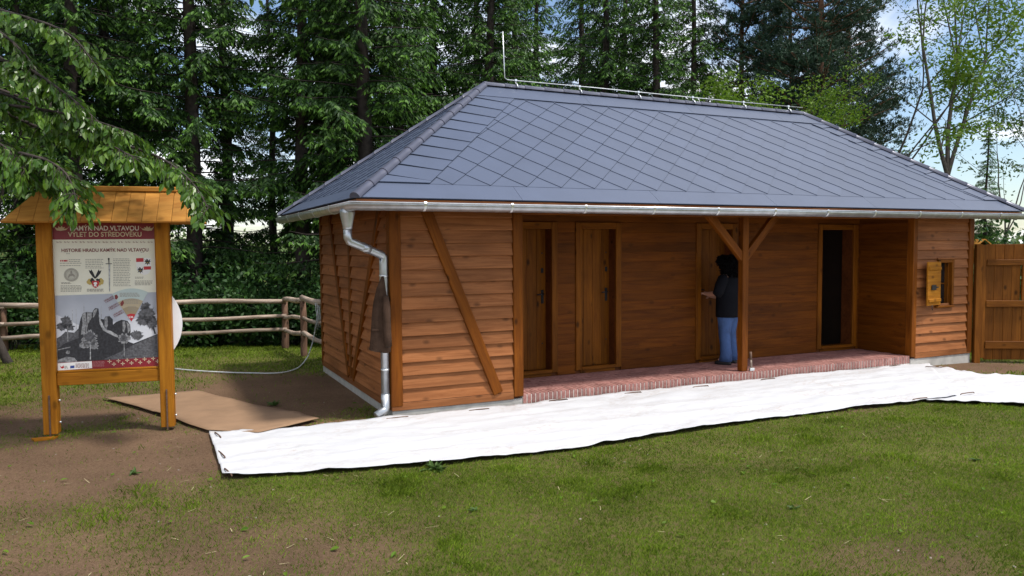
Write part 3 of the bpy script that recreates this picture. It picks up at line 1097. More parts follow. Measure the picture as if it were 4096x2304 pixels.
def text(body, x, y, size, mat, layer, align='CENTER', rot=0.0, xs=1.0, bold=0.0):
    cu_ = bpy.data.curves.new('lettering', 'FONT')
    cu_.body = body
    cu_.align_x = align
    cu_.align_y = 'CENTER'
    cu_.size = size
    cu_.offset = bold
    ob = bpy.data.objects.new('lettering_tmp', cu_)
    COL.objects.link(ob)
    dg = bpy.context.evaluated_depsgraph_get()
    dg.update()
    me = bpy.data.meshes.new_from_object(ob.evaluated_get(dg))
    bpy.data.objects.remove(ob)
    lx, z = PZ(x, y)
    c, s = math.cos(rot), math.sin(rot)
    for vv in me.vertices:
        a, b = vv.co.x * xs, vv.co.y
        vv.co = (lx + a * c - b * s, -.0006 * layer, z + a * s + b * c)
    me.materials.clear()
    me.materials.append(mat)
    o = bpy.data.objects.new('lettering', me)
    return link(o, poster, M_B)


def blob(cx, cy, rx, ry, n=26, jag=.25):
    return [(cx + rx * math.cos(t) * (1 + random.uniform(-jag, jag)), cy + ry * math.sin(t) * (1 + random.uniform(-jag, jag))) for t in (2 * math.pi * k / n for k in range(n))]


flat('title_band', [[(66, 66), (1002, 66), (1006, 214), (70, 220)]], I['red'], 2)
text('KAMÝK NAD VLTAVOU', 540, 118, .072, I['white'], 4, xs=.90, bold=.0012)
text('VÝLET DO STŘEDOVĚKU', 545, 174, .072, I['gold'], 4, xs=.90, bold=.0012)
for m_ in (1, -1):
    cx = 150 if m_ == 1 else 932
    leafp = [(-70, -22), (-45, 18), (-8, 22), (40, 14), (62, -8), (70, -22), (50, 0), (20, 4), (30, -12), (8, -8), (4, -24), (-14, -8), (-30, -22), (-30, 0), (-52, -6)]
    flat('leaf_ornament', [[(cx + m_ * a, 118 + b) for a, b in leafp]], I['gold'], 4)
sp = []
for k in range(13):
    x = 125 + k * 69.5
    for dx in (-14, 14):
        for q in range(7):
            a0, a1 = q * .8, (q + 1) * .8
            r0, r1 = 13 - q * 1.5, 13 - (q + 1) * 1.5
            sp.append([(x + dx + r0 * math.cos(a0), 239 + r0 * math.sin(a0)), (x + dx + r1 * math.cos(a1), 239 + r1 * math.sin(a1)), (x + dx + (r1 - 3) * math.cos(a1), 239 + (r1 - 3) * math.sin(a1)), (x + dx + (r0 - 3) * math.cos(a0), 239 + (r0 - 3) * math.sin(a0))])
flat('border_ornament', sp, I['brown'], 3)
text('HISTORIE HRADU KAMÝK NAD VLTAVOU', 546, 317, .052, I['brown'], 3, xs=.885, bold=.001)
flat('text_block', lines(190, 222, 348, 348, 1) + lines(870, 902, 336, 336, 1), I['text'], 3)
flat('text_block', lines(136, 206, 412, 412, 1, 7, 0), I['crim'], 3)
flat('text_block', lines(214, 325, 402, 418, 2) + lines(134, 328, 434, 456, 2), I['text'], 3)
flat('text_block', lines(362, 530, 400, 478, 6), I['text'], 3)
flat('text_block', lines(140, 335, 640, 690, 5) + lines(145, 235, 612, 620, 2), I['text'], 3)
flat('text_block', lines(375, 535, 672, 690, 3), I['text'], 3)
flat('text_block', lines(615, 780, 396, 642, 17), I['text'], 3)
flat('text_block', lines(815, 985, 598, 634, 4) + lines(818, 898, 563, 573, 2), I['text'], 3)
# seal
ring = []
for k in range(36):
    a0, a1 = k * math.pi / 18, (k + .85) * math.pi / 18
    for r0, r1 in ((66, 62), (58, 50), (44, 41)):
        ring.append([(235 + r0 * math.cos(a0), 540 + r0 * .92 * math.sin(a0)), (235 + r0 * math.cos(a1), 540 + r0 * .92 * math.sin(a1)), (235 + r1 * math.cos(a1), 540 + r1 * .92 * math.sin(a1)), (235 + r1 * math.cos(a0), 540 + r1 * .92 * math.sin(a0))])
seal = flat('seal', [blob(235, 540, 66, 61, 30, .01)], ink('print_seal', (.52, .50, .42)), 3)
flat('seal_lines', ring + [[(205, 560), (215, 535), (250, 530), (268, 545), (262, 565), (250, 548), (222, 552), (214, 570)], [(228, 532), (226, 508), (240, 500), (246, 528)]], I['text'], 4)
# family arms with plumes
flat('coat_of_arms', [[(400, 520), (392, 495), (410, 505), (415, 490), (430, 515), (450, 560), (470, 515), (484, 490), (490, 508), (508, 498), (500, 525), (475, 556), (455, 575), (445, 575), (425, 556)]], I['black'], 3)
flat('coat_of_arms', [blob(405, 605, 28, 30, 14, .3), blob(498, 605, 28, 30, 14, .3)], I['yel'], 3)
flat('coat_of_arms', [blob(425, 595, 20, 22, 12, .3), blob(478, 595, 20, 22, 12, .3)], I['black'], 4)
flat('coat_of_arms', [[(421, 596), (486, 596), (487, 625), (475, 650), (453, 662), (431, 650), (420, 625)]], I['crim'], 5)
flat('coat_of_arms', [[(440, 610), (462, 606), (470, 622), (458, 632), (468, 650), (450, 645), (436, 648), (444, 630), (434, 620)]], I['white'], 6)
# sword
flat('sword', [[(572, 440), (588, 440), (586, 690), (581, 696), (577, 690)], ], I['g4'], 3)
flat('sword', [[(546, 437), (604, 437), (604, 443), (546, 443)], [(571, 400), (580, 400), (581, 437), (573, 437)], blob(575, 396, 9, 9, 10, .02)], I['black'], 4)
# quartered shield
flat('shield', [[(828, 390), (898, 388), (899, 466), (829, 466)], [(899, 466), (968, 464), (966, 500), (940, 535), (902, 546)]], I['white'], 3)
flat('shield', [[(828, 390), (898, 388), (898, 423), (829, 425)], [(899, 466), (968, 464), (967, 494), (900, 496)]], I['crim'], 4)
flat('shield', [[(899, 388), (968, 387), (968, 463), (899, 465)], [(829, 467), (898, 467), (901, 545), (860, 525), (833, 498)]], I['white'], 3)
for cx, cy in ((933, 424), (866, 500)):
    flat('shield', [[(cx - 4, cy - 30), (cx + 8, cy - 20), (cx + 4, cy - 8), (cx + 30, cy - 28), (cx + 22, cy - 8), (cx + 32, cy - 4), (cx + 18, cy + 6), (cx + 24, cy + 22), (cx + 8, cy + 14), (cx + 2, cy + 32), (cx - 6, cy + 14), (cx - 26, cy + 22), (cx - 14, cy + 4), (cx - 30, cy - 2), (cx - 18, cy - 8), (cx - 26, cy - 26), (cx - 6, cy - 8), (cx - 12, cy - 20)]], I['black'], 5)
    flat('shield', [[(cx - 16, cy - 2), (cx, cy + 6), (cx + 16, cy - 2), (cx, cy + 12)]], I['yel'], 6)
# the castle picture, printed in greys
flat('castle_picture', [[(90, 730), (1020, 702), (1038, 1304), (112, 1345)]], I['sky1'], 2)
flat('castle_picture', [[(96, 900), (300, 1000), (760, 960), (1024, 900), (1032, 1100), (800, 1180), (105, 1200)]], I['sky2'], 3)
flat('castle_picture', [[(104, 1120), (140, 1100), (180, 1060), (260, 1070), (300, 1030), (300, 1340), (112, 1345)]], I['g2'], 4)
flat('castle_picture', [blob(190, 975, 52, 52, 40, .3), blob(150, 1015, 45, 35, 30, .3), blob(220, 1020, 42, 30, 30, .3)], I['g2'], 5)
flat('castle_picture', [[(196, 1010), (206, 1010), (208, 1150), (198, 1150)]], I['g3'], 6)
flat('castle_picture', [[(300, 1020), (318, 940), (340, 890), (375, 880), (425, 885), (430, 870), (450, 845), (480, 850), (488, 930), (500, 945), (530, 950), (540, 925), (580, 920), (610, 950), (612, 1000), (640, 975), (690, 955), (745, 965), (770, 1000), (775, 1060), (760, 1140), (300, 1180)]], I['g1'], 5)
flat('castle_picture', [[(330, 900), (365, 885), (372, 980), (355, 1080), (320, 1090), (335, 980)], [(375, 882), (420, 888), (418, 935), (385, 990), (370, 1070), (360, 1060), (378, 960)], [(434, 875), (456, 850), (470, 858), (458, 890), (436, 930), (428, 930)], [(536, 935), (560, 925), (566, 1000), (550, 1045), (532, 1040)], [(700, 970), (722, 968), (730, 1010), (715, 1070), (700, 1060)], [(735, 970), (765, 1000), (770, 1055), (750, 1080), (745, 1030)]], I['g3'], 6)
flat('castle_picture', [[(482, 900), (500, 950), (540, 1040), (600, 1060), (660, 1100), (655, 1118), (600, 1095), (520, 1050), (490, 990)]], I['g4'], 7)
flat('castle_picture', [[(112, 1215), (180, 1165), (300, 1120), (500, 1060), (660, 1120), (800, 1175), (1034, 1085), (1038, 1304), (112, 1345)]], I['g1'], 6)
flat('castle_picture', [[(520, 1320), (640, 1270), (820, 1180), (1030, 1090), (1038, 1304), (700, 1325)]], I['g2'], 7)
flat('castle_picture', [[(112, 1320), (190, 1290), (260, 1300), (290, 1338), (112, 1345)], [(112, 1222), (230, 1196), (225, 1206), (112, 1232)]], I['g3'], 7)
flat('castle_picture', [blob(395, 1130, 70, 75, 60, .28), blob(350, 1185, 40, 35, 30, .3), blob(440, 1190, 38, 40, 30, .3), blob(712, 1130, 52, 45, 40, .3), blob(205, 1250, 18, 18, 16, .2)], I['g3'], 8)
flat('castle_picture', [blob(400, 1110, 45, 45, 36, .32), blob(710, 1125, 32, 28, 30, .3)], I['g2'], 9)
flat('castle_picture', [[(402, 1180), (409, 1180), (411, 1320), (400, 1320)], [(711, 1150), (715, 1150), (718, 1300), (713, 1300)]], I['g4'], 9)
flat('castle_picture', [blob(930, 900, 72, 75, 60, .3), blob(890, 960, 62, 42, 40, .3), blob(975, 985, 50, 60, 40, .3), blob(915, 830, 40, 34, 30, .3), blob(830, 1095, 58, 42, 40, .3)], I['g2'], 8)
flat('castle_picture', [[(975, 1020), (990, 1015), (1012, 1085), (998, 1090)]], I['g1'], 9)
for x, y0, y1 in ((244, 850, 1000), (278, 855, 1040), (348, 800, 900), (505, 830, 940)):
    flat('castle_picture', [[(x - 1.5, y0), (x + 1.5, y0), (x + 3, y1), (x - 2, y1)]], I['g4'], 6)
# year wheel seen through the cut-out wedge
ap = (783, 972)
wa, wb = (604, 718), (938, 702)


def wedge(t0, t1, n=12):
    pa = [(ap[0] + (wa[0] - ap[0]) * t, ap[1] + (wa[1] - ap[1]) * t) for t in (t0, t1)]
    out = []
    for t, order in ((t1, range(n + 1)), (t0, range(n, -1, -1))):
        for k in order:
            s_ = k / n
            x = ap[0] + (wa[0] + (wb[0] - wa[0]) * s_ - ap[0]) * t
            y = ap[1] + (wa[1] + (wb[1] - wa[1]) * s_ - ap[1]) * t - 42 * t * 4 * s_ * (1 - s_)
            out.append((x, y))
    return [out]


flat('year_wheel', wedge(.70, 1.0), I['teal'], 9)
flat('year_wheel', wedge(.46, .70), I['tan'], 9)
flat('year_wheel', wedge(.24, .46), I['ochre'], 9)
flat('year_wheel', wedge(.0, .24), I['crim'], 9)
flat('text_block', lines(675, 865, 710, 740, 4) + lines(720, 862, 768, 806, 4) + lines(752, 840, 835, 872, 4), I['text'], 10)
flat('emblem', [[(628, 728), (650, 722), (662, 745), (648, 768), (632, 762)], [(680, 800), (705, 772), (716, 800), (700, 828), (684, 826)]], I['brown'], 10)
text('1236', 772, 931, .030, I['white'], 11, bold=.0006)
for t_, x, y in (('UDÁLOSTI\nV EVROPĚ', 578, 768), ('UDÁLOSTI\nV ČECHÁCH', 620, 832), ('UDÁLOSTI\nV KAMÝKU', 662, 898)):
    text(t_, x, y, .022, I['brown'], 9, rot=.52, bold=.0004)
# foot strip
flat('foot_strip', [[(112, 1345), (1038, 1303), (1040, 1385), (114, 1416)]], I['red'], 10)
flat('foot_strip', [[(112, 1350), (418, 1333), (422, 1398), (115, 1416)]], I['white'], 11)
flat('emblem', [[(224, 1374), (262, 1371), (262, 1396), (224, 1398)]], I['blue'], 12)
flat('emblem', [[(132, 1372), (150, 1384), (164, 1368), (170, 1390), (154, 1400), (142, 1392)]], I['crim'], 12)
flat('text_block', lines(172, 208, 1378, 1396, 3), I['text'], 12)
flat('text_block', lines(272, 405, 1358, 1390, 4), I['brown'], 12)
flat('text_block', lines(430, 540, 1340, 1380, 5, 1.8), ink('print_pink', (.45, .22, .22)), 12)
fl = []
for k in range(6):
    for r in range(2):
        cx, cy = 580 + k * 81 + (40 if r else 0), 1338 + r * 26 - k * 4.5
        for a in range(4):
            t = a * math.pi / 2
            fl.append([(cx + 3 * math.cos(t + .8), cy + 3 * math.sin(t + .8)), (cx + 17 * math.cos(t + .28), cy + 15 * math.sin(t + .28)), (cx + 20 * math.cos(t), cy + 18 * math.sin(t)), (cx + 17 * math.cos(t - .28), cy + 15 * math.sin(t - .28)), (cx + 3 * math.cos(t - .8), cy + 3 * math.sin(t - .8))])
flat('lily_ornament', fl, I['gold'], 11)
# rotating disc behind the panel
dv, df = [], []
for off in (.075, .085):
    for k in range(64):
        t = 2 * math.pi * k / 64
        dv.append((.232 + .52 * math.cos(t), off, 1.2 + .52 * math.sin(t)))
df = [tuple(range(64)), tuple(range(127, 63, -1))] + [(k, k + 64, (k + 1) % 64 + 64, (k + 1) % 64) for k in range(64)]
mk('rotating_disc', dv, df, I['disc'], board, M_B)

# ================================================================== LOG FENCE
fence = thing('log_fence', (.07, 6.08, G), 'rustic three-rail log fence in front of the wood', 'fence')


def log(name, a, b, r, sag=.03, mat='log', n=8):
    a, b = Vector(a), Vector(b)
    L = (b - a).length
    k = max(4, int(L / .5))
    pts, rad = [], []
    ph = random.uniform(0, 6)
    for i in range(k + 1):
        t = i / k
        p = a.lerp(b, t)
        p.z += math.sin(t * 5 + ph) * sag * .5 + random.uniform(-.008, .008)
        p.x += random.uniform(-.008, .008)
        pts.append(p)
        rad.append(r * (1.06 - .16 * t) * random.uniform(.92, 1.08))
    # local X along the log so that the grain follows it
    X = (b - a).normalized()
    Z = (Vector((0, 0, 1)) - X * X.z).normalized() if abs(X.z) < .9 else Vector((0, 1, 0))
    Z = (Z - X * Z.dot(X)).normalized()
    Y = Z.cross(X)
    M = Matrix.Identity(4)
    for j in range(3):
        M[j][0], M[j][1], M[j][2], M[j][3] = X[j], Y[j], Z[j], a[j]
    Mi = M.inverted()
    v, f = tube_vf([Mi @ p for p in pts], rad, n, wob=.05)
    return mk(name, v, f, MT[mat], fence, M, smooth=True)


fpts = [(-9.2, 11.6), (-7.3, 11.05), (-5.36, 10.5), (-2.6, 9.8), (.19, 9.04), (.07, 6.08), (.14, 4.15)]
ftop = [.66, .68, .70, .70, .70, .92, .96]
for i, (x, y) in enumerate(fpts):
    if i < 6:
        g = gh(x, y)
        log('post', (x, y, g - .25), (x, y, ftop[i] + (.02 if i < 5 else -.04)), .066 if i != 4 else .074, 0, 'barkpost')
for i in range(len(fpts) - 1):
    (xa, ya), (xb, yb) = fpts[i], fpts[i + 1]
    d = Vector((xb - xa, yb - ya, 0)).normalized()
    nrm = Vector((d.y, -d.x, 0))
    if nrm.dot(Vector((-.43, -.9, 0))) < 0: nrm = -nrm
    for dz, r in ((0, .056), (-.36, .041), (-.66, .045)):
        off = nrm * (.085 if dz < 0 and i < 4 else (.04 if i < 4 else 0))
        log('rail', Vector((xa, ya, ftop[i] + dz)) + off - d * .05, Vector((xb, yb, ftop[i + 1] + dz * (1.0 if i < 4 else 1.05))) + off + d * .05, r * random.uniform(.92, 1.08), .05)

# ================================================================== WHITE SHEETS ON THE GROUND
def ragged(x, s, amp, seed):
    return (fbm(x, x * 0 + seed, s, seed) - .5) * 2 * amp


def sheet(name, lo, hi, n, m, label, lift=0.012):
    """lo(s), hi(s): the two long edges as functions of s in 0..1 -> (x, y)."""
    S, T = np.meshgrid(np.linspace(0, 1, n), np.linspace(0, 1, m))
    a, b = lo(S), hi(S)
    X = a[0] * (1 - T) + b[0] * T
    Y = a[1] * (1 - T) + b[1] * T
    edge = np.minimum(T, 1 - T)
    wr = (fbm(X * .8, Y * 4.5, 1.6, 5) - .5) * .060 + (fbm(X * 1.0, Y * 1.6, 5, 9) - .5) * .030
    crumple = np.clip(1 - edge / .05, 0, 1) * (fbm(X, Y * .2, 2.6, 21)) * .022
    Z = ground_h(X, Y) + lift + .012 + wr + crumple
    f = [(j * n + i, j * n + i + 1, (j + 1) * n + i + 1, (j + 1) * n + i) for j in range(m - 1) for i in range(n - 1)]
    o = mk(name, np.stack([X, Y, Z], -1).reshape(-1, 3), f, MT['sheetp'], smooth=True)
    md = o.modifiers.new('th', 'SOLIDIFY'); md.thickness = .004; md.offset = 0
    return tag(o, label, 'sheet', 'white fleece sheets')


LO = np.array([(-2.02, -1.62), (-1.24, -1.83), (-.13, -2.09), (1.18, -2.21), (2.44, -2.15), (3.66, -2.09), (5.22, -2.12), (6.2, -2.22), (7.0, -2.22)])
HI = np.array([(-2.02, .22), (-1.45, -.02), (-.85, -.03), (.02, -.07), (1.9, -.05), (3.55, -.06), (5.69, -.04), (7.85, -.03), (9.62, .12)])


def poly_edge(A_, amp, seed):
    k = np.linspace(0, 1, len(A_))

    def fn(S):
        x, y = np.interp(S, k, A_[:, 0]), np.interp(S, k, A_[:, 1])
        return x + ragged(y + 5 * S, 1.5, amp * .6, seed), y + ragged(x, 1.9, amp, seed + 3) + ragged(x, 6, amp * .4, seed + 8)
    return fn


sheet('fleece_sheet', poly_edge(LO, .035, 2), poly_edge(HI, .03, 7), 260, 44, 'long white fleece sheet spread along the front of the porch', .030)
LO2 = np.array([(6.40, -2.22), (7.24, -2.93), (8.3, -3.8), (9.6, -4.9)])
HI2 = np.array([(9.3, -.10), (9.15, -1.02), (9.9, -1.95), (11.4, -3.4)])
sheet('fleece_sheet', poly_edge(LO2, .03, 4), poly_edge(HI2, .03, 9), 90, 60, 'second white fleece sheet turning away towards the right edge', .022)

# bent steel pins holding the sheet
PIN = [(.01, -.15, 0, 'between the downpipe and the porch'), (1.04, -.17, 0, ''), (2.19, -.09, 0, ''), (3.32, -.13, 0, ''), (4.44, -.17, 0, ''), (5.71, -.15, 0, ''), (7.23, -.08, 0, ''), (8.61, -.02, 0, ''),
       (9.14, -.43, 2, ''), (-1.95, -.05, 1, ''), (-1.98, -.88, 1, ''), (-1.98, -1.54, 1, ''), (6.37, -2.15, 0, ''), (7.28, -2.17, 0, '')]
PL = ['below the corner post beside the downpipe', 'in front of the diagonal brace wall', 'in front of the first door', 'in front of the second door', 'in front of the blank wall left of the person', 'below the porch post', 'between porch post and open doorway', 'in front of the open doorway',
      'at the right corner of the sheet near the gate', 'at the sheet corner touching the cardboard', 'half way down the short left sheet edge', 'at the lower left sheet corner', 'at the left end of the sheet overlap', 'at the right end of the sheet overlap']
for (x, y, o_, _), lab in zip(PIN, PL):
    dx, dy = ((.14, .0), (.02, -.13), (.12, -.16))[o_]
    z = gh(x, y) + .053
    pts = [(x - dx, y - dy, z - .012), (x - dx * .9, y - dy * .9, z), (x, y, z + .003), (x + dx * .9, y + dy * .9, z), (x + dx, y + dy, z - .012)]
    tag(tube('steel_pin', pts, .007, MT['rust'], None, 6), 'bent steel pin on the sheet ' + lab, 'pin', 'pins holding the sheet')

# ================================================================== CARDBOARD
CB = [(-3.16, 2.88), (-2.6, 2.83), (-1.98, 2.84), (-1.72, 2.25), (-1.39, 1.49), (-1.02, .78), (-.81, .27), (-1.2, .04), (-1.54, -.10), (-1.86, .16), (-2.03, .29), (-2.20, .68), (-2.34, 1.09), (-2.72, 1.95)]
cbm = bmesh.new()
cv = [cbm.verts.new((x, y, 0)) for x, y in CB]
cbm.faces.new(cv)
bmesh.ops.triangulate(cbm, faces=cbm.faces[:])
for _ in range(4):
    bmesh.ops.subdivide_edges(cbm, edges=[e for e in cbm.edges if e.calc_length() > .16], cuts=1, use_grid_fill=False)
    bmesh.ops.triangulate(cbm, faces=cbm.faces[:])
for v in cbm.verts:
    x, y = v.co.x, v.co.y
    fold = .022 * max(0, 1 - abs((x + 1.75) * .45 + (y - 1.1) * .89 + .05 * math.sin(x * 4)) / .12)
    v.co.z = gh(x, y) + .022 + float(fbm(x, y, 1.1, 31)) * .045 + fold
cme = bpy.data.meshes.new('cardboard_sheet')
cbm.to_mesh(cme); cbm.free()
cme.materials.append(MT['card'])
cme.polygons.foreach_set('use_smooth', [True] * len(cme.polygons))
co_ = link(bpy.data.objects.new('cardboard_sheet', cme))
md = co_.modifiers.new('th', 'SOLIDIFY'); md.thickness = .008; md.offset = 1
tag(co_, 'large flat brown cardboard sheet lying beside the board', 'cardboard')

# ================================================================== COAT on the downpipe
coat = thing('corduroy_coat', (-.11, -.1, .68), 'dark brown corduroy coat hanging on the downpipe', 'coat')
cR, cB = Vector((.904, -.428, 0)), Vector((-.428, -.904, 0))     # sideways and towards the viewer
cc = Vector((-.085, .02, 0)) + cB * .075
# (z, left, right, depth) measured across the coat
prof = [(1.555, -.005, .022, .020), (1.50, -.03, .032, .028), (1.42, -.065, .04, .034), (1.32, -.09, .055, .04), (1.26, -.105, .065, .05), (1.12, -.125, .07, .052), (.98, -.135, .075, .055), (.86, -.145, .085, .058), (.76, -.155, .095, .06), (.69, -.165, .088, .06), (.675, -.16, .05, .055)]
v, f = [], []
K = 20
for i, (z, l_, r_, dp_) in enumerate(prof):
    for k in range(K):
        t = 2 * math.pi * k / K
        mid, hw = (l_ + r_) / 2, (r_ - l_) / 2
        fold = 1 + .16 * math.sin(k * 2.1 + i * .25)
        v.append(cc + cR * (mid + hw * math.cos(t)) + cB * (math.sin(t) * dp_ * fold) + Vector((0, 0, z - .018 * math.cos(t) * (i > 8))))
for i in range(len(prof) - 1):
    for k in range(K):
        f.append((i * K + k, i * K + (k + 1) % K, (i + 1) * K + (k + 1) % K, (i + 1) * K + k))
f.append(tuple(range(K)))
f.append(tuple((len(prof) - 1) * K + k for k in range(K))[::-1])
body = mk('coat_body', v, f, MT['coat'], coat, smooth=True)
sl_pts = [cc + cR * .045 + cB * .045 + Vector((0, 0, 1.33)), cc + cR * .058 + cB * .06 + Vector((0, 0, 1.2)), cc + cR * .06 + cB * .075 + Vector((0, 0, 1.02)), cc + cR * .068 + cB * .08 + Vector((0, 0, .85)), cc + cR * .072 + cB * .085 + Vector((0, 0, .745))]
tube('sleeve', sl_pts, [.035, .045, .047, .044, .042], MT['coat'], coat, 14, wob=.06)
tube('sleeve_shade_disc', [sl_pts[-1] + Vector((0, 0, .004)), sl_pts[-1] - Vector((0, 0, .004))], .034, MT['iron'], coat, 12)  # black disc standing in for the shade inside the sleeve's end
beam('pocket', cc + cR * -.12 + cB * .062 + Vector((0, 0, .935)), cc + cR * -.03 + cB * .07 + Vector((0, 0, .935)), .012, .03, MT['coat'], coat)
lapel = [cc + cR * a + cB * b + Vector((0, 0, z)) for a, b, z in ((-.01, .03, 1.53), (.03, .03, 1.42), (.035, .055, 1.28), (.0, .06, 1.18), (-.03, .055, 1.32))]
slab('lapel', lapel, cB, .008, MT['coat'], coat)

# ================================================================== PERSON at the third door
person = thing('person', (5.74, .76, 0), 'person in black t-shirt and blue jeans opening a porch door, seen from behind', 'person', rotz=RAD(27))
PM = wmat(person)


def loft(name, rings, mat, caps_=True, n=18, noise=0.0, smooth=True):
    """rings: (cx, cy, cz, rx, ry[, tilt vector])."""
    v, f = [], []
    for r in rings:
        cx, cy, cz, a, b = r[:5]
        for k in range(n):
            t = 2 * math.pi * k / n
            q = 1 + random.uniform(-noise, noise)
            v.append((cx + a * math.cos(t) * q, cy + b * math.sin(t) * q, cz + (random.uniform(-noise, noise) * .05)))
    for i in range(len(rings) - 1):
        for k in range(n):
            f.append((i * n + k, i * n + (k + 1) % n, (i + 1) * n + (k + 1) % n, (i + 1) * n + k))
    if caps_:
        f.append(tuple(range(n))[::-1])
        f.append(tuple((len(rings) - 1) * n + k for k in range(n)))
    return mk(name, v, f, mat, person, PM, smooth)


# one continuous body, grown with a skin modifier
J = dict(pel=(0, 0, .92, .13), sp=(0, .0, 1.15, .12), ch=(0, .01, 1.33, .12), nk=(0, .02, 1.46, .055), hd=(0, .05, 1.58, .085), tp=(0, .05, 1.66, .075),
         chin=(0, .12, 1.53, .035), nose=(0, .155, 1.58, .012),
         ls=(-.19, 0, 1.38, .062), le=(-.33, .03, 1.14, .05), lw=(-.16, .27, 1.11, .036), lh=(-.11, .345, 1.115, .03),
         rs=(.19, 0, 1.38, .062), re=(.26, .04, 1.12, .05), rw=(.16, .25, 1.05, .036), rh=(.12, .33, 1.05, .03),
         lk=(-.10, .02, .50, .065), lp=(-.10, .0, .88, .10), la=(-.115, -.01, .10, .045), lf=(-.12, .12, .05, .035),
         rk=(.10, .02, .50, .065), rp=(.10, .0, .88, .10), ra=(.10, -.01, .10, .045), rf=(.10, .13, .05, .035))
EDG = [('pel', 'sp'), ('sp', 'ch'), ('ch', 'nk'), ('nk', 'hd'), ('hd', 'tp'), ('hd', 'chin'), ('hd', 'nose'), ('ch', 'ls'), ('ls', 'le'), ('le', 'lw'), ('lw', 'lh'), ('ch', 'rs'), ('rs', 're'), ('re', 'rw'), ('rw', 'rh'),
       ('pel', 'lp'), ('lp', 'lk'), ('lk', 'la'), ('la', 'lf'), ('pel', 'rp'), ('rp', 'rk'), ('rk', 'ra'), ('ra', 'rf')]
for side, hx, hy, hz in (('l', -.11, .345, 1.115), ('r', .12, .33, 1.05)):
    sg = 1 if side == 'l' else -1
    for fi, (dx, dy, dz, ln_) in enumerate(((-.024, .03, .012, .075), (-.008, .036, .01, .085), (.010, .034, .008, .08), (.026, .028, .004, .062))):
        a, b, c = f'{side}f{fi}a', f'{side}f{fi}b', f'{side}f{fi}c'
        J[a] = (hx + dx * sg, hy + dy, hz + dz * .5, .010)
        J[b] = (hx + dx * 1.1 * sg, hy + dy + ln_ * .5, hz + dz * .4, .009)
        J[c] = (hx + dx * 1.1 * sg + .004, hy + dy + ln_ * .72, hz - .03, .008)
        EDG += [(side + 'h', a), (a, b), (b, c)]
    J[side + 't1'] = (hx + .036 * sg, hy + .0, hz + .018, .011)
    J[side + 't2'] = (hx + .05 * sg, hy + .045, hz + .02, .009)
    EDG += [(side + 'h', side + 't1'), (side + 't1', side + 't2')]
keys = list(J)
bme = bpy.data.meshes.new('body')
bme.from_pydata([J[k][:3] for k in keys], [(keys.index(a), keys.index(b)) for a, b in EDG], [])
bob = bpy.data.objects.new('body_tmp', bme)
COL.objects.link(bob)
bob.modifiers.new('skin', 'SKIN')
bob.modifiers.new('sub', 'SUBSURF').levels = 2
if not bme.skin_vertices:
    bme.attributes  # pragma: no cover
for i, k in enumerate(keys):
    sv = bme.skin_vertices[0].data[i]
    sv.radius = (J[k][3], J[k][3])
    sv.use_root = (k == 'pel')
dg = bpy.context.evaluated_depsgraph_get(); dg.update()
bm2 = bpy.data.meshes.new_from_object(bob.evaluated_get(dg))
bpy.data.objects.remove(bob)
bm2.materials.clear(); bm2.materials.append(MT['skin'])
bm2.polygons.foreach_set('use_smooth', [True] * len(bm2.polygons))
link(bpy.data.objects.new('body', bm2), person, PM)

shirt = loft('shirt', [(0, .0, .755, .245, .185), (0, 0, .80, .25, .185), (0, .0, .95, .245, .185), (0, .005, 1.1, .235, .175), (0, .005, 1.24, .232, .165), (0, .005, 1.34, .222, .145), (0, .01, 1.41, .18, .115), (0, .015, 1.455, .11, .085), (0, .02, 1.48, .075, .07)], MT['shirt'], True, 28, .012)
v, f = tube_vf([(-.16, 0, 1.37), (-.22, .0, 1.36), (-.275, .015, 1.27), (-.325, .03, 1.16), (-.315, .06, 1.12)], [.06, .085, .088, .082, .074], 16, wob=.02)
tube_vf([(.16, 0, 1.37), (.22, .0, 1.36), (.255, .015, 1.27), (.27, .03, 1.16), (.25, .07, 1.11)], [.06, .085, .088, .080, .074], 16, verts=v, faces=f, wob=.02)
mk('sleeves', v, f, MT['shirt'], person, PM, True)
v, f = [], []
for sg in (-1, 1):
    tube_vf([(sg * .09, 0, .95), (sg * .105, .0, .80), (sg * .108, .01, .66), (sg * .108, .015, .50), (sg * .112, -.005, .32), (sg * .115, -.012, .16), (sg * .116, -.01, .055)], [.135, .135, .115, .092, .086, .092, .100], 18, verts=v, faces=f, wob=.055)
mk('jeans', v, f, MT['jeans'], person, PM, True)
for sg in (-1, 1):
    loft('shoe', [(sg * .118, .035, .0, .052, .135), (sg * .118, .035, .03, .056, .14), (sg * .118, .02, .06, .048, .11), (sg * .117, -.01, .095, .042, .06)], MT['shoe'], True, 16)
# curly hair: a rough cap with thousands of small curls
hv = []
hr = [(0, .0, 1.33, .13, .075), (0, -.02, 1.40, .155, .10), (0, -.01, 1.48, .15, .12), (0, .01, 1.56, .145, .14), (0, .025, 1.63, .14, .145), (0, .03, 1.69, .115, .12), (0, .03, 1.73, .07, .07)]
hair = loft('hair', hr, MT['hair'], True, 22, .07)
hp, hd_ = [], []
for _ in range(2600):
    i = random.randrange(len(hr) - 1)
    t = random.random()
    c = [hr[i][k] * (1 - t) + hr[i + 1][k] * t for k in range(5)]
    a = random.uniform(0, 2 * math.pi)
    if math.sin(a) > .75 and c[2] < 1.6: continue
    hp.append((c[0] + c[3] * math.cos(a) * .97, c[1] + c[4] * math.sin(a) * .97, c[2]))
    hd_.append((math.cos(a) + random.uniform(-.9, .9), math.sin(a) + random.uniform(-.9, .9), random.uniform(-1.1, .5)))
hp, hd_ = np.array(hp), np.array(hd_)
hd_ /= np.linalg.norm(hd_, axis=1)[:, None]
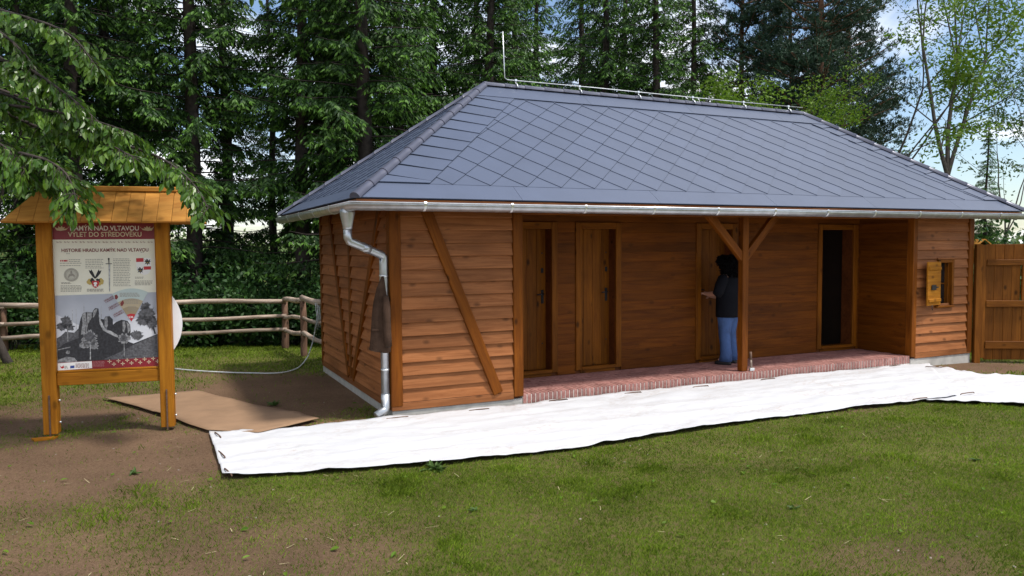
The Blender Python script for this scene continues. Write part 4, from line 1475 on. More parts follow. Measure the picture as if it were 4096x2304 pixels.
sd_ = np.cross(hd_, rng.normal(size=hd_.shape)); sd_ /= np.linalg.norm(sd_, axis=1)[:, None]
L_ = rng.uniform(.03, .065, len(hp))[:, None]
hq = np.stack([hp, hp + hd_ * L_ * .5 + sd_ * .009, hp + hd_ * L_ + sd_ * .012, hp + hd_ * L_ * .5 - sd_ * .006], 1)
mkq('curls', hq, MT['hair'], hair, m=PM)

# ================================================================== SMALL THINGS
ham = thing('hammer', (5.56, .02, 0), 'hammer standing on its head beside the porch post', 'hammer')
tube('handle', [(5.555, .03, .045), (5.558, .045, .16), (5.562, .062, .285)], [.014, .016, .018], MT['log'], ham, 8)
bx('hammer_head', 5.515, 5.60, .008, .048, .004, .05, MT['steel'], ham, .006)
tube('grip', [(5.558, .047, .17), (5.562, .062, .288)], [.019, .02], MT['rust'], ham, 8)

cp = [(-2.21, 5.24), (-1.75, 4.68), (-1.18, 4.21), (-.72, 3.98), (-.39, 4.28), (-.12, 5.0)]
cpts = []
for i in range(len(cp) - 1):
    for k in range(5):
        t = k / 5
        p0, p1, p2, p3 = [np.array(cp[max(0, min(len(cp) - 1, i + j))]) for j in (-1, 0, 1, 2)]
        q = .5 * ((2 * p1) + (p2 - p0) * t + (2 * p0 - 5 * p1 + 4 * p2 - p3) * t * t + (3 * p1 - p0 - 3 * p2 + p3) * t ** 3)
        cpts.append((q[0], q[1], gh(q[0], q[1]) + .03))
cpts += [(-.05, 5.0, -.02), (.02, 4.9, .25), (.07, 4.8, .62), (.10, 4.75, .95)]
cab = tube('cable', cpts, .011, MT['cable'], None, 6)
tag(cab, 'thin pale cable trailing across the ground from the fence by the house', 'cable')
for k in range(4):
    x = .04 + k * .03
    tube('cable_loop', [(x, 4.75, .93), (x + .02, 4.73, .70), (x + random.uniform(-.04, .04), 4.74, .42 + .04 * k), (x + .05, 4.76, .68), (x + .03, 4.76, .94)], .008, MT['cable'], cab, 5)

chip = slab('wood_offcut', [(-3.76, .82, -.128), (-3.60, .80, -.125), (-3.49, .88, -.13), (-3.54, .74, -.13), (-3.72, .72, -.13)], (0, 0, 1), .02, MT['board'])
tag(chip, 'flat wood offcut at the foot of the left board post', 'offcut')
pl = slab('drip_plate', [(-.33, -.04, -.137), (-.20, -.16, -.137), (.02, -.05, -.12), (-.06, .10, -.12)], (0, 0, 1), .018, MT['conc'])
tag(pl, 'small grey slab under the downpipe outlet', 'slab')
gab = thing('board_roof', (16.1, 3.6, gh(16.1, 3.6)), 'pale wooden gable tip showing above the gate beside the house corner', 'roof')
for sg in (-1, 1):
    beam('roof_plank', (15.92 + sg * .0, 3.52, 1.98), (15.92 + sg * .62, 3.52 - sg * .28, 1.42), .8, .03, MT['broof'], gab, (0, 0, 1))
bx('post', 15.87, 15.97, 3.47, 3.57, gh(16, 3.5) - .2, 1.9, MT['board'], gab, .005, 'z')

# ================================================================== VEGETATION
def unit(a):
    return a / np.maximum(np.linalg.norm(a, axis=-1, keepdims=True), 1e-9)


def kites(P, Dv, L, Wd, roll=None):
    """one kite shaped quad per row."""
    R = rng.normal(size=P.shape) if roll is None else roll
    S = unit(np.cross(Dv, R))
    L, Wd = np.asarray(L)[:, None], np.asarray(Wd)[:, None]
    return np.stack([P, P + Dv * L * .45 + S * Wd * .5, P + Dv * L, P + Dv * L * .45 - S * Wd * .5], 1)


def leaves2(P, Dv, Nn, L, Wd, fold=.35):
    """folded oval leaves, two quads each."""
    S = unit(np.cross(Dv, Nn)); Nn = np.cross(S, Dv)
    L, Wd = np.asarray(L)[:, None], np.asarray(Wd)[:, None]

    def pt(t, w, s):
        return P + Dv * L * t + S * Wd * w * s + Nn * Wd * w * fold - Nn * L * .18 * t * t
    tip = P + Dv * L - Nn * L * .18
    q1 = np.stack([P, pt(.28, .46, 1), pt(.68, .40, 1), tip], 1)
    q2 = np.stack([P, tip, pt(.68, .40, -1), pt(.28, .46, -1)], 1)
    return np.concatenate([q1, q2])


def spruce_geo(seed, H=17, Lmax=2.7, z0=.9, gap=.12, thin=0):
    r = np.random.default_rng(seed)
    rnd = random.Random(seed)
    tv, tf = [], []
    n = 14
    tube_vf([(math.sin(i * .9 + seed) * .05, math.cos(i * .7 + seed) * .05, -.8 + (H + .8) * i / n) for i in range(n + 1)], [.21 * (1 - .93 * i / n) + .02 for i in range(n + 1)], 9, verts=tv, faces=tf, wob=.06)
    P, Dv, L, Wd, tip = [], [], [], [], []
    z = z0
    while z < H - .3:
        k = rnd.choice((3, 4, 4, 5))
        a0 = rnd.uniform(0, 6.3)
        for b in range(k):
            az = a0 + 2 * math.pi * b / k + rnd.uniform(-.35, .35)
            Lb = Lmax * (1 - (z / H) ** 1.5) * rnd.uniform(.62, 1.12)
            zz = z + rnd.uniform(-.12, .12)
            dead = (z < 4 and rnd.random() < .35)
            if thin and 1.8 < z < 6.2:
                if rnd.random() < thin: continue
                Lb *= .72
            if rnd.random() < gap and not dead: continue
            d = np.array([math.cos(az), math.sin(az), 0])
            side = np.array([-d[1], d[0], 0])
            droop = rnd.uniform(.22, .42)

            def pos(t):
                return d * Lb * t + np.array([0, 0, zz + .18 * Lb * t - droop * Lb * t ** 1.6 + .12 * Lb * t ** 4])
            ts = np.linspace(0, 1, 6)
            tube_vf([Vector(pos(t)) for t in (ts if not dead else ts * .7)], [.017 * (1 - t) + .004 for t in ts], 4, False, tv, tf)
            if dead: continue
            ns = max(4, int(Lb * 8.5))
            for i in range(ns):
                t = .16 + .84 * (i + rnd.random() * .6) / ns
                p = pos(min(t, 1.0))
                for sgn in (-1, 1):
                    l2 = (.16 + .34 * Lb * (1 - .62 * t) * rnd.uniform(.6, 1.15)) * .72
                    d2 = d * rnd.uniform(.35, .75) + side * sgn * rnd.uniform(.35, .9) + np.array([0, 0, -rnd.uniform(.35, 1.1)])
                    d2 /= np.linalg.norm(d2)
                    m = max(2, int(l2 / .062))
                    for j in range(m):
                        s = (j + .5) / m
                        q = p + d2 * l2 * s + np.array([0, 0, -.12 * l2 * s * s])
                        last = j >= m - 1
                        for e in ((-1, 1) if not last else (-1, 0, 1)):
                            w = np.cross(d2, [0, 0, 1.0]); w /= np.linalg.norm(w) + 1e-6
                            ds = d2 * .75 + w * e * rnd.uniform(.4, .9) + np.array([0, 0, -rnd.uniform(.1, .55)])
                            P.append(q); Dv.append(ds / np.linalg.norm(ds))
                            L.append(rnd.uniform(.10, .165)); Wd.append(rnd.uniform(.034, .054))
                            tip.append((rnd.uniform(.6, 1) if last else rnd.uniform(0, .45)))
        z += rnd.uniform(.22, .34)
    return tv, tf, kites(np.array(P), np.array(Dv), L, Wd), np.array(tip)


def pine_geo(seed, H=15, z0=3.0, Lmax=3.0):
    rnd = random.Random(seed)
    tv, tf = [], []
    n = 12
    tr = [Vector((math.sin(i * .55 + seed) * .12, math.cos(i * .5 + seed) * .12, -.8 + (H + .8) * i / n)) for i in range(n + 1)]
    tube_vf(tr, [.19 * (1 - .9 * i / n) + .02 for i in range(n + 1)], 9, verts=tv, faces=tf, wob=.05)
    P, Dv, L, Wd, tip = [], [], [], [], []
    z = z0
    while z < H - .2:
        for b in range(rnd.choice((3, 4, 4))):
            az = rnd.uniform(0, 6.3)
            Lb = Lmax * min(1, .45 + (z - z0) * .28) * (1 - .75 * ((z - z0) / (H - z0)) ** 2.2) * rnd.uniform(.55, 1.1)
            d = np.array([math.cos(az), math.sin(az), rnd.uniform(.02, .45)])
            o = np.array([0, 0, z])
            pts = [o + d * Lb * t + np.array([0, 0, .1 * Lb * t * t]) for t in (0, .3, .6, 1)]
            tube_vf([Vector(p) for p in pts], [.04, .03, .02, .008], 4, False, tv, tf)
            for i in range(int(14 + Lb * 15)):
                t = rnd.uniform(.28, 1.0)
                c = o + d * Lb * t + np.array([0, 0, .1 * Lb * t * t])
                sp = .34 * Lb * (1.1 - t * .6)
                c = c + np.array([rnd.gauss(0, sp * .5), rnd.gauss(0, sp * .5), abs(rnd.gauss(0, sp * .3)) - .05])
                ax = np.array([rnd.gauss(0, .5), rnd.gauss(0, .5), .8]) + d * .5
                for q in range(11):
                    v = ax / np.linalg.norm(ax) + np.array([rnd.gauss(0, .62), rnd.gauss(0, .62), rnd.gauss(0, .5)])
                    P.append(c + np.array([rnd.gauss(0, .03) for _ in range(3)])); Dv.append(v / np.linalg.norm(v)); L.append(rnd.uniform(.11, .18)); Wd.append(rnd.uniform(.024, .040)); tip.append(rnd.random())
        z += rnd.uniform(.22, .38)
    return tv, tf, kites(np.array(P), np.array(Dv), L, Wd), np.array(tip)


def broad_geo(seed, H, trunk_r, fork_z, spread, leaf, nleaf, levels=4, drop=.5, lean=(0, 0), wob=.25, nchild=(2, 3), first=3, leaf_r=.34):
    """open broadleaf tree: forked limbs, twigs and leaf sprays round the twig ends."""
    rnd = random.Random(seed)
    tv, tf = [], []
    ends = []

    def grow(p, d, ln, r, lv):
        k = 5
        pts, rad = [p], [r]
        q, dd = p.copy(), d.copy()
        for i in range(k):
            dd = (dd + Vector((rnd.gauss(0, wob * .3), rnd.gauss(0, wob * .3), rnd.gauss(.03, wob * .2)))).normalized()
            q = q + dd * ln / k
            pts.append(q); rad.append(r * (1 - .42 * (i + 1) / k))
            if lv <= levels - 1 and i >= 1: ends.append((q, dd, lv))
        tube_vf(pts, rad, 7 if r > .03 else 4, False, tv, tf)
        if lv == 0:
            ends.append((q, dd, 0)); return
        for c in range(rnd.choice(nchild) if lv < levels else first):
            ang = rnd.uniform(.28, .75) * (1 if lv < levels else .8)
            az = rnd.uniform(0, 6.3)
            perp = dd.orthogonal().normalized()
            perp.rotate(Matrix.Rotation(az, 3, dd))
            nd = (dd * math.cos(ang) + perp * math.sin(ang) * spread + Vector((0, 0, .05))).normalized()
            grow(q, nd, ln * rnd.uniform(.62, .85), rad[-1] * rnd.uniform(.6, .8), lv - 1)
        if lv < levels:
            for c in range(2):
                j = rnd.randrange(1, k)
                az = rnd.uniform(0, 6.3)
                perp = dd.orthogonal().normalized(); perp.rotate(Matrix.Rotation(az, 3, dd))
                grow(pts[j], (dd * .5 + perp * .85).normalized(), ln * .5, rad[j] * .45, max(0, lv - 2))
    grow(Vector((0, 0, -.3)), Vector((lean[0], lean[1], 1)).normalized(), fork_z + .3, trunk_r, levels)
    E = [e for e in ends if e[2] <= (1 if levels < 4 else 2)]
    P, Dv, L, Wd, tip = [], [], [], [], []
    for _ in range(nleaf):
        q, dd, lv = rnd.choice(E)
        c = np.array(q) + np.array([rnd.gauss(0, leaf_r * .55), rnd.gauss(0, leaf_r * .55), rnd.gauss(-.05, leaf_r * .3)])
        v = np.array([rnd.gauss(0, 1), rnd.gauss(0, 1), -drop + rnd.gauss(0, .5)])
        P.append(c); Dv.append(v / np.linalg.norm(v)); L.append(leaf[0] * rnd.uniform(.65, 1.25)); Wd.append(leaf[1] * rnd.uniform(.7, 1.25)); tip.append(rnd.random())
    return tv, tf, kites(np.array(P), np.array(Dv), L, Wd), np.array(tip)


def tree(name, geo, bark, leafm, loc, label, group, rotz=0, s=1.0, cat='tree'):
    t = thing(name, loc, label, cat, group)
    tv, tf, q, tip = geo
    mk('trunk', tv, tf, MT[bark], t, smooth=True).matrix_parent_inverse = Matrix.Identity(4)
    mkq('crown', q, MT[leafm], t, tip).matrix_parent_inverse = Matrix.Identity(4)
    t.matrix_basis = Matrix.Translation(loc) @ Matrix.Rotation(rotz, 4, 'Z') @ Matrix.Scale(s, 4)
    return t


def place(proto, x, y, rotz, s, label):
    m = Matrix.Translation((x, y, gh(x, y) - .05)) @ Matrix.Rotation(rotz, 4, 'Z') @ Matrix.Scale(s, 4)
    return copy_tree(proto, m, label)


SP = [  # x, y, variant, scale, label
    (-5.61, 15.96, 0, 1.0, 'dark spruce at the far left edge above the cherry boughs'),
    (-4.08, 13.01, 1, 1.0, 'shaded spruce behind the left post of the information board'),
    (-2.95, 18.02, 2, 1.05, 'spruce behind the middle of the information board'),
    (-1.44, 12.87, 3, 1.05, 'thick-trunked spruce just right of the information board'),
    (-.36, 15.68, 4, .95, 'spruce with pale hanging twigs over the middle of the fence'),
    (1.48, 19.25, 4, .8, 'thin far spruce in the bright sky gap left of the house'),
    (1.22, 12.16, 2, 1.0, 'left trunk of the spruce pair near the left roof tip'),
    (1.95, 13.0, 4, .9, 'right trunk of the spruce pair near the left roof tip'),
    (2.45, 10.5, 3, 1.08, 'dense tall spruce behind the left slope of the roof'),
    (4.31, 13.46, 0, 1.1, 'big dark spruce left of the roof ridge end'),
    (5.96, 14.9, 2, 1.05, 'spruce straight above the left end of the ridge'),
    (8.3, 17.12, 1, 1.0, 'spruce behind the lightning rod'),
    (8.46, 14.2, 3, .85, 'slim spruce just right of the lightning rod'),
    (9.9, 15.38, 0, .9, 'spruce left of the blue sky gap above the ridge'),
    (11.96, 14.27, 1, .98, 'spruce right of the blue sky gap above the ridge'),
    (14.26, 16.5, 2, 1.05, 'far spruce over the middle of the ridge'),
    (13.1, 12.85, 3, .95, 'spruce with a bare lower trunk over the middle of the ridge'),
    (14.9, 13.14, 0, .92, 'dense short spruce left of the pines'),
    (-5.71, 22.66, 3, 1.0, 'far spruce deep in the wood at the left'),
    (-9.6, 11.5, 0, 1.0, 'added shade spruce outside the frame, left of the leaning trunk'),  # this and the next three: unseen, added to shade the house's left wall
    (-9.2, 7.2, 1, .95, 'added shade spruce outside the frame, left of the board and nearer than the fence'),
    (-9.8, 2.6, 3, 1.0, 'added shade spruce outside the frame, left beside the viewer'),
    (-10.6, -2.5, 2, 1.0, 'added shade spruce outside the frame, left and behind the viewer'),
    (6.9, 12.6, 3, .95, 'spruce between the ridge end and the lightning rod'),
    (3.3, 16.5, 1, 1.1, 'far spruce above the left hip of the roof'),
    (13.6, 18.6, 0, 1.1, 'far spruce filling the row over the middle of the ridge'),
    (-3.4, 15.2, 3, 1.0, 'far spruce above the ridge board of the information board'),
    (-7.3, 14.4, 2, 1.05, 'spruce partly cut off by the left frame edge'),
    (16.9, 3.9, 1, .33, 'small young spruce behind the gate'),
    (18.6, 2.9, 3, .42, 'young spruce at the right edge behind the gate'),
]
protos = []
for k in range(5):
    geo = spruce_geo(40 + k, 17 + (k % 2), (2.7, 2.5, 2.9, 2.6, 1.9)[k], (1.3, .8, 1.6, 1.0, 1.4)[k], (.04, .08, .06, .03, .2)[k], (0, .05, .35, 0, .5)[k])
    protos.append(geo)
made = {}
for i, (x, y, k, s, lab) in enumerate(SP):
    rz = (i * 2.4) % 6.28
    if k not in made:
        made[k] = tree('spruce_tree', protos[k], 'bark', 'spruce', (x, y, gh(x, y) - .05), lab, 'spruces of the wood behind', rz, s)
    else:
        place(made[k], x, y, rz, s, lab)

PN = [(17.02, 12.97, 0, .95, 'pine with brownish trunk right of the spruces'), (21.66, 15.21, 1, 1.05, 'far pine between the two nearer pines'), (17.9, 10.4, 1, 1.0, 'pine with wide dark boughs left of the open sky'), (21.9, 12.7, 0, .95, 'rearmost pine beside the open sky')]
made = {}
for i, (x, y, k, s, lab) in enumerate(PN):
    if k not in made:
        made[k] = tree('pine_tree', pine_geo(7 + k), 'pinebark', 'pine', (x, y, gh(x, y)), lab, 'pines behind the roof', i * 1.7, s)
    else:
        place(made[k], x, y, i * 1.7, s, lab)

yb_geo = broad_geo(5, 6, .07, 3.4, .85, (.12, .048), 4800, 3, .5, leaf_r=.36)
yb = tree('young_tree', yb_geo, 'greybark', 'bright', (11.6, 5.6, gh(11.6, 5.6)), 'bright green young tree showing above the right part of the ridge', 'young trees behind the house', .3, .77)
place(yb, 13.9, 5.8, 2.2, 1.15, 'bright green young tree beside the pine boughs')
place(yb, 12.6, 5.0, 4.0, .84, 'low bright green young tree behind the right end of the ridge')
ro_geo = broad_geo(23, 12, .19, 5.2, .66, (.13, .042), 8000, 4, .6, wob=.13, first=3, leaf_r=.30)
tree('robinia_tree', ro_geo, 'greybark', 'robinia', (19.7, 7.27, gh(19.7, 7.27)), 'tall airy robinia with forked trunk against the clouds', 'robinias at the right', .8, 1.0)
rs_geo = broad_geo(31, 6, .06, 3.0, .9, (.13, .05), 2600, 3, .6, leaf_r=.28)
tree('robinia_tree', rs_geo, 'greybark', 'robinia', (19.64, 5.08, gh(19.64, 5.08)), 'small slender robinia at the right edge', 'robinias at the right', 0, 1.05)

# --- leaning trunk by the fence and the cherry boughs in front
le_geo = broad_geo(3, 5, .085, 1.9, .9, (.11, .05), 2600, 3, .8, lean=(-.42, -.1), leaf_r=.4)
tree('leaning_tree', le_geo, 'bark', 'cherry', (-4.76, 7.55, gh(-4.76, 7.55)), 'leaning dark trunk in the grass at the left edge', None, 0, 1.0)

cherry = thing('cherry_tree', (-5.7, 2.0, G), 'cherry boughs with hanging leaves over the information board', 'tree')
BR = [[(-4.91, 3.45, 4.19), (-3.56, 1.55, 3.43), (-3.05, 0.79, 2.91), (-2.45, -0.00, 2.61), (-2.16, -0.40, 2.35), (-2.02, -0.61, 2.09)],
      [(-4.73, 2.34, 3.43), (-3.59, 0.91, 2.78), (-2.99, 0.01, 2.56), (-2.67, -0.41, 2.36)],
      [(-4.64, 2.12, 4.49), (-3.66, 0.66, 4.01), (-3.21, 0.17, 3.75), (-2.99, -0.07, 3.43)],
      [(-4.64, 1.78, 2.82), (-3.67, 0.33, 2.60), (-3.29, -0.10, 2.43), (-3.17, -0.30, 2.15)],
      [(-4.49, 1.47, 5.00), (-3.11, 0.18, 4.55), (-2.39, -0.17, 4.39), (-1.68, -0.51, 4.30)],
      [(-4.55, 1.38, 3.04), (-3.77, 0.63, 2.95), (-3.16, 0.10, 2.80), (-2.70, -0.14, 2.64)],
      [(-4.56, 1.54, 3.53), (-3.79, 0.68, 3.40), (-3.33, 0.19, 3.08), (-2.94, -0.00, 2.71)],
      [(-4.59, 1.49, 2.54), (-3.87, 0.79, 2.51), (-3.52, 0.36, 2.29)],
      [(-4.69, 1.87, 4.10), (-4.03, 0.88, 3.94), (-3.65, 0.55, 3.61), (-3.48, 0.38, 3.27)],
      [(-4.80, 1.98, 3.22), (-4.03, 1.10, 3.17), (-3.37, 0.55, 2.83), (-2.88, 0.22, 2.51)],
      [(-4.75, 2.20, 4.21), (-4.03, 1.43, 3.77), (-3.48, 1.10, 3.22), (-3.15, 0.88, 2.78)],
      [(-4.80, 1.65, 3.00), (-4.25, 0.88, 2.83), (-3.87, 0.44, 2.67), (-3.65, 0.22, 2.40)]]
BR = [[(x, y, z + ((.42 if bi in (1, 5, 6, 9) else .28) if bi not in (0, 3) else (.28 - .08 * j / (len(b) - 1)))) for j, (x, y, z) in enumerate(b)] for bi, b in enumerate(BR)]
BARE = [(-4.49, 2.24, 3.89), (-3.37, 1.68, 3.46), (-2.71, 1.12, 3.06), (-2.19, .63, 2.67)]


def smooth_path(pts, n=6):
    out = []
    for i in range(len(pts) - 1):
        for k in range(n):
            t = k / n
            p0, p1, p2, p3 = [np.array(pts[max(0, min(len(pts) - 1, i + j))]) for j in (-1, 0, 1, 2)]
            out.append(.5 * ((2 * p1) + (p2 - p0) * t + (2 * p0 - 5 * p1 + 4 * p2 - p3) * t * t + (3 * p1 - p0 - 3 * p2 + p3) * t ** 3))
    out.append(np.array(pts[-1]))
    return out


tv, tf = [], []
tube_vf([(-5.7, 2.0, -.4), (-5.68, 2.0, .6), (-5.55, 1.95, 1.7), (-5.35, 1.9, 2.6), (-5.1, 1.7, 3.3), (-4.9, 1.5, 4.0), (-4.7, 1.2, 4.9)], [.17, .14, .13, .12, .10, .08, .05], 10, verts=tv, faces=tf, wob=.05)
P, Dv, Nn, L, Wd, tip = [], [], [], [], [], []


def leaf_at(q, out, size=1.0):
    d = np.array(out) * .55 + np.array([random.gauss(0, .35), random.gauss(0, .35), -random.uniform(.45, 1.3)])
    d /= np.linalg.norm(d)
    P.append(q); Dv.append(d)
    nn = np.array([random.gauss(.2, .6), random.gauss(-.5, .5), random.uniform(.2, 1)])
    Nn.append(nn / np.linalg.norm(nn)); L.append(random.uniform(.07, .115) * size); Wd.append(random.uniform(.040, .060) * size); tip.append(random.random() ** 1.5)


for bi, br in enumerate(BR):
    start = (-5.35 + random.uniform(-.1, .1), 1.75, min(max(br[0][2] - .3, 2.4), 4.6))
    path = smooth_path([start] + br)
    n = len(path)
    tube_vf([Vector(p) for p in path], [.024 * (1 - i / n) + .004 for i in range(n)], 6, False, tv, tf)
    for i in range(4, n):
        d = unit(path[i] - path[i - 1])
        for c in range(5):
            side = np.cross(d, [0, 0, 1.0]); side = unit(side)
            out = unit(side * random.choice((-1, 1)) * random.uniform(.3, 1) + d * random.uniform(.2, .9) + np.array([0, 0, random.uniform(-.5, .25)]))
            ln = random.uniform(.10, .34) * (1.15 - .5 * i / n)
            q0 = path[i]
            tw = [q0 + out * ln * t + np.array([0, 0, -.35 * ln * t * t]) for t in (0, .35, .7, 1)]
            tube_vf([Vector(p) for p in tw], [.005, .004, .003, .002], 3, False, tv, tf)
            for t in (.25, .4, .55, .7, .85, 1.0):
                leaf_at(q0 + out * ln * t + np.array([0, 0, -.35 * ln * t * t]), out)
        for c in range(2): leaf_at(path[i], d)
path = smooth_path([(-5.0, 1.7, 3.6)] + BARE)
tube_vf([Vector(p) for p in path], [.025 * (1 - i / len(path)) + .004 for i in range(len(path))], 5, False, tv, tf)
for i in range(8, len(path), 3):
    d = unit(path[i] - path[i - 1])
    o_ = unit(d + np.array([random.gauss(0, .6), random.gauss(0, .6), random.gauss(-.1, .4)]))
    tube_vf([Vector(path[i]), Vector(path[i] + o_ * .25), Vector(path[i] + o_ * .45 + np.array([0, 0, -.05]))], [.007, .005, .002], 3, False, tv, tf)
mk('trunk', tv, tf, MT['bark'], cherry, smooth=True)
q = leaves2(np.array(P), np.array(Dv), np.array(Nn), L, Wd)
mkq('crown', q, MT['cherry'], cherry, np.concatenate([tip, tip]))

# --- understorey shrubs behind the fence and beside the gate
def shrub_geo(seed, w, h, n, leaf=(.11, .06)):
    r = np.random.default_rng(seed)
    rnd = random.Random(seed)
    tv, tf = [], []
    C = []
    for k in range(16):
        az, sp = rnd.uniform(0, 6.3), rnd.uniform(.1, 1)
        e = Vector((math.cos(az) * sp * w, math.sin(az) * sp * w, h * rnd.uniform(.45, 1) * (1.1 - .4 * sp)))
        tube_vf([Vector((0, 0, -.3)), Vector((e.x * .3, e.y * .3, e.z * .5)), e], [.02, .014, .005], 4, False, tv, tf)
        for t in (.5, .75, 1): C.append(np.array((e.x * t, e.y * t, e.z * (t ** .8))))
    C = np.array(C)
    P = C[r.integers(0, len(C), n)] + r.normal(0, 1, (n, 3)) * np.array([.24, .24, .2]) * w
    P[:, 2] = np.maximum(P[:, 2], .03)
    d = unit(r.normal(0, 1, (n, 3)) + np.array([0, 0, -.25]))
    return tv, tf, kites(P, d, leaf[0] * r.uniform(.6, 1.3, n), leaf[1] * r.uniform(.7, 1.3, n)), r.random(n)


SH = [(-6.9, 12.4, 0, 1.1, 'dark shrub behind the fence at the left frame edge'), (-5.5, 12.0, 1, 1.1, 'dark shrub behind the fence beside the leaning trunk'), (-4.0, 11.7, 0, 1.1, 'dark shrub behind the left post of the board'),
      (-2.7, 11.3, 1, 1.0, 'dark shrub behind the right post of the board'), (-1.5, 11.4, 0, 1.25, 'broad dark shrub behind the fence right of the white disc'), (-.4, 10.7, 1, 1.1, 'dark shrub behind the middle fence rails'),
      (.6, 10.6, 0, 1.15, 'dark shrub behind the fence corner post'), (1.5, 9.4, 1, 1.0, 'dark shrub between fence and house corner'), (14.2, 3.2, 0, 1.55, 'green shrub behind the gate beside the house corner'), (15.4, 2.0, 1, 1.45, 'green shrub seen through the open panel of the gate'),
      (13.4, 1.6, 0, .8, 'low green shrub behind the lower gate boards'), (16.2, 4.6, 1, 1.75, 'tall green shrub just right of the house corner, behind the gate'), (18.4, 3.4, 0, 1.9, 'tall green shrub at the right frame edge above the gate'), (-.9, 13.6, 1, 1.6, 'tall dark shrub deep behind the middle of the fence'), (-3.4, 14.2, 0, 1.6, 'tall dark shrub deep behind the board')]
made = {}
for i, (x, y, k, s, lab) in enumerate(SH):
    if k not in made:
        made[k] = tree('shrub', shrub_geo(60 + k, 1.0, 1.5 + .4 * k, 4200), 'greybark', 'shrub', (x, y, gh(x, y)), lab, 'shrubs behind the fence', i * 1.3, s, 'shrub')
    else:
        place(made[k], x, y, i * 1.3, s, lab)

# --- far wooded slope
n = 46000
u = rng.uniform(52, 150, n); w_ = rng.uniform(-90, 150, n)
fx, fy = -2.6 + .428 * (u - 9) + .903 * w_ * u / 100, -8.8 + .902 * (u - 9) - .43 * w_ * u / 100
crown_h = 3.2 * (fbm(fx, fy, .16, 77, 3) ** 1.4) * 2.2
P = np.stack([fx, fy, ground_h(fx, fy) + rng.random(n) ** .6 * crown_h], 1)
far = mkq('distant_woodland', kites(P, unit(rng.normal(size=(n, 3))), rng.uniform(.5, 1.1, n), rng.uniform(.35, .7, n)), MT['far'], None, rng.random(n))
tag(far, 'sunlit wooded slope far behind the tree trunks', 'woodland', kind='stuff')

# ================================================================== GRASS, WEEDS, LITTER
def in_poly(x, y, poly):
    c = np.zeros(len(x), bool)
    m = len(poly)
    for i in range(m):
        (x1, y1), (x2, y2) = poly[i], poly[(i + 1) % m]
        t = ((y1 > y) != (y2 > y)) & (x < (x2 - x1) * (y - y1) / (y2 - y1 + 1e-12) + x1)
        c ^= t
    return c


S1 = [tuple(p) for p in LO[:-1]] + [(9.3, -.6)] + [tuple(p) for p in HI[::-1]]
S2 = [(6.3, -2.0)] + [tuple(p) for p in LO2] + [tuple(p) for p in HI2[::-1]]
HP = [(-.03, -.03), (W + .03, -.03), (W + .03, D + .1), (-.03, D + .1)]


def scatter(d0, d1, dens):
    """points on the ground between two distances from the viewer, wider than the view."""
    n = int((d1 - d0) * (d0 + d1) / 2 * 1.75 * dens)
    d = np.sqrt(rng.uniform(d0 ** 2, d1 ** 2, n))
    k = rng.uniform(-.84, .91, n)
    x = -2.58 + .428 * d + .903 * k * d
    y = -8.766 + .902 * d - .43 * k * d
    ok = ~(in_poly(x, y, S1) | in_poly(x, y, S2) | in_poly(x, y, HP) | in_poly(x, y, CB))
    return x[ok], y[ok], d[ok]


Q, TP = [], []
for d0, d1, dens, hgt, wid in ((3.6, 7.0, 7600, .027, .0042), (7.0, 10.5, 4200, .029, .0058), (10.5, 20, 800, .045, .011)):
    x, y, d = scatter(d0, d1, dens)
    tuft = fbm(x, y, 2.6, 91, 3)
    keep = rng.random(len(x)) < cover(x, y) * (.62 + .5 * np.clip((tuft - .35) / .3, 0, 1))
    x, y, tuft = x[keep], y[keep], tuft[keep]
    n = len(x)
    h = hgt * rng.uniform(.45, 1.35, n) * (1 + .9 * np.clip((tuft - .66) / .15, 0, 1))
    base = np.stack([x, y, ground_h(x, y) - .003], 1)
    az = rng.uniform(0, 2 * math.pi, n)
    ln = rng.uniform(.1, .75, n)
    dv = unit(np.stack([np.cos(az) * ln, np.sin(az) * ln, np.ones(n)], 1))
    s = np.stack([-np.sin(az), np.cos(az), np.zeros(n)], 1) * (wid * rng.uniform(.6, 1.3, n))[:, None]
    tipp = base + dv * h[:, None] + np.stack([np.cos(az), np.sin(az), -np.ones(n) * .4], 1) * (h * .25)[:, None]
    mid = base + dv * (h * .55)[:, None]
    Q.append(np.stack([base - s * .5, base + s * .5, mid + s * .45, tipp], 1))
    TP.append(np.clip(rng.random(n) ** 1.2 + .25 * (tuft - .45), 0, 1))
gr = mkq('grass', np.concatenate(Q), MT['grass'], None, np.concatenate(TP))
tag(gr, 'thin patchy young grass on brown soil', 'grass', kind='stuff')

# dry stalks, small stones and chips strewn over the soil
x, y, d = scatter(4, 10, 3)
n = len(x)
az = rng.uniform(0, 6.3, n)
ln = rng.uniform(.03, .11, n)
b0 = np.stack([x, y, ground_h(x, y) + .008], 1)
dv = np.stack([np.cos(az), np.sin(az), rng.uniform(0, .25, n)], 1)
s = np.stack([-np.sin(az), np.cos(az), np.zeros(n)], 1) * .0028
st = mkq('dry_stalks', np.stack([b0 - s, b0 + s, b0 + dv * ln[:, None] + s * .6, b0 + dv * ln[:, None] - s * .6], 1), MT['straw'])
tag(st, 'dry stalks strewn over the bare soil', 'straw', kind='stuff')


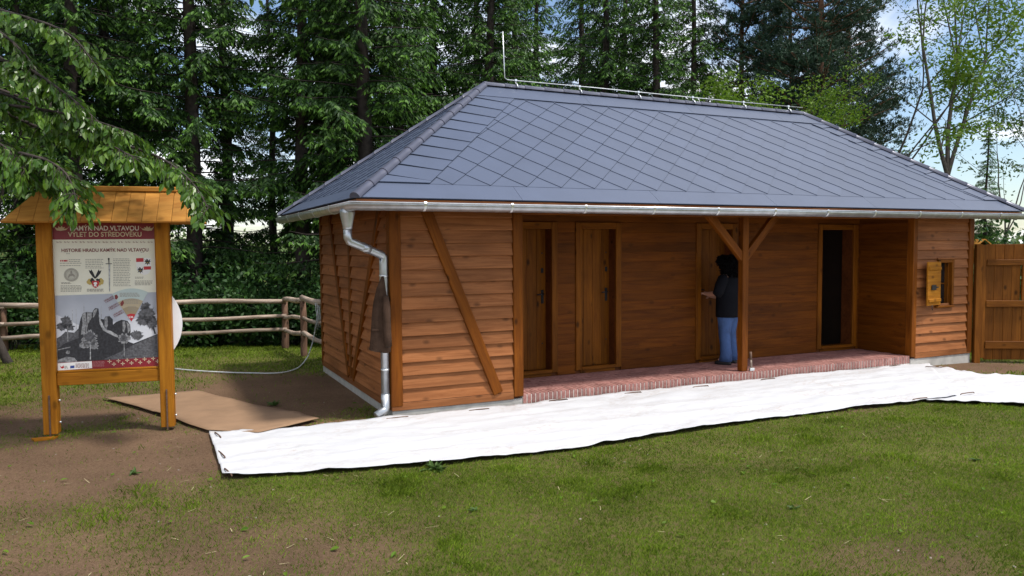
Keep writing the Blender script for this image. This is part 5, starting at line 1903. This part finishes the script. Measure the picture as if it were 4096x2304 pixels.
def bits(name, x, y, size, mat, label, cat):
    v, f = [], []
    for a, b in zip(x, y):
        r = size * random.uniform(.4, 1.3)
        z = gh(a, b)
        o = len(v)
        for dz, k in ((0, 1.0), (.45, .75)):
            for t in range(6):
                rr = r * k * random.uniform(.7, 1.2)
                v.append((a + rr * math.cos(t * 1.047), b + rr * math.sin(t * 1.047), z + dz * r * random.uniform(.8, 1.1)))
        for t in range(6):
            f.append((o + t, o + (t + 1) % 6, o + 6 + (t + 1) % 6, o + 6 + t))
        f.append(tuple(o + 6 + t for t in range(6)))
    return tag(mk(name, v, f, mat), label, cat, kind='stuff')


x, y, d = scatter(4, 11, 3)
bits('pebbles', x, y, .010, MT['pebble'], 'small pale stones scattered in the lawn', 'stones')
# crumbs of earth on the bare patches
x, y, d = scatter(4, 9.5, 110)
kp = rng.random(len(x)) > cover(x, y) * 1.25 + .1
bits('soil_crumbs', x[kp], y[kp], .010, MT['soil'], 'crumbs of earth on the trodden soil', 'soil')
# fallen leaves
x, y, d = scatter(4, 10.5, 2.2)
n = len(x)
az = rng.uniform(0, 6.3, n)
fl_ = leaves2(np.stack([x, y, ground_h(x, y) + .022], 1), unit(np.stack([np.cos(az), np.sin(az), rng.uniform(-.1, .35, n)], 1)), unit(np.stack([rng.normal(0, .3, n), rng.normal(0, .3, n), np.ones(n)], 1)), rng.uniform(.03, .075, n), rng.uniform(.02, .04, n))
tag(mkq('fallen_leaves', fl_, MT['bright'], None, rng.random(2 * n)), 'scattered small leaves lying on the lawn', 'leaves', kind='stuff')
k = 420
bits('bark_chips', rng.normal(-.55, .30, k), rng.normal(.12, .10, k), .014, MT['litter'], 'reddish chips heaped below the downpipe', 'chips')


# broad-leaved weeds
def weed(x, y, r, nl, label, upright=.5):
    t = thing('weed', (x, y, gh(x, y)), label, 'weed', 'weeds in the lawn')
    P = np.tile(np.array([[x, y, gh(x, y) + .004]]), (nl, 1)) + rng.normal(0, r * .12, (nl, 3)) * np.array([1, 1, 0])
    az = rng.uniform(0, 6.3, nl)
    dv = unit(np.stack([np.cos(az), np.sin(az), rng.uniform(.1, 1, nl) * upright * 2], 1))
    nn = unit(np.stack([rng.normal(0, .2, nl), rng.normal(0, .2, nl), np.ones(nl)], 1))
    mkq('leaves', leaves2(P, dv, nn, rng.uniform(.5, 1.1, nl) * r, rng.uniform(.2, .32, nl) * r), MT['robinia'], t, rng.uniform(.5, 1, nl * 2))
    return t


weed(-.24, -2.16, .15, 30, 'leafy dark weed against the front edge of the white sheet')
weed(-1.14, 1.45, .14, 16, 'weed in the shaded soil right of the cardboard', .8)
weed(-2.75, -1.05, .10, 9, 'small flat weed on the bare soil left of the sheet')
weed(-3.25, -3.6, .09, 8, 'small light weed in the left foreground')
weed(-.35, -3.35, .08, 7, 'broad-leaved seedling in front of the sheet')
weed(4.4, -4.2, .07, 12, 'low rosette weed in the right part of the lawn', .3)
weed(1.9, -4.4, .07, 9, 'pale clover weed in the middle of the lawn', .3)
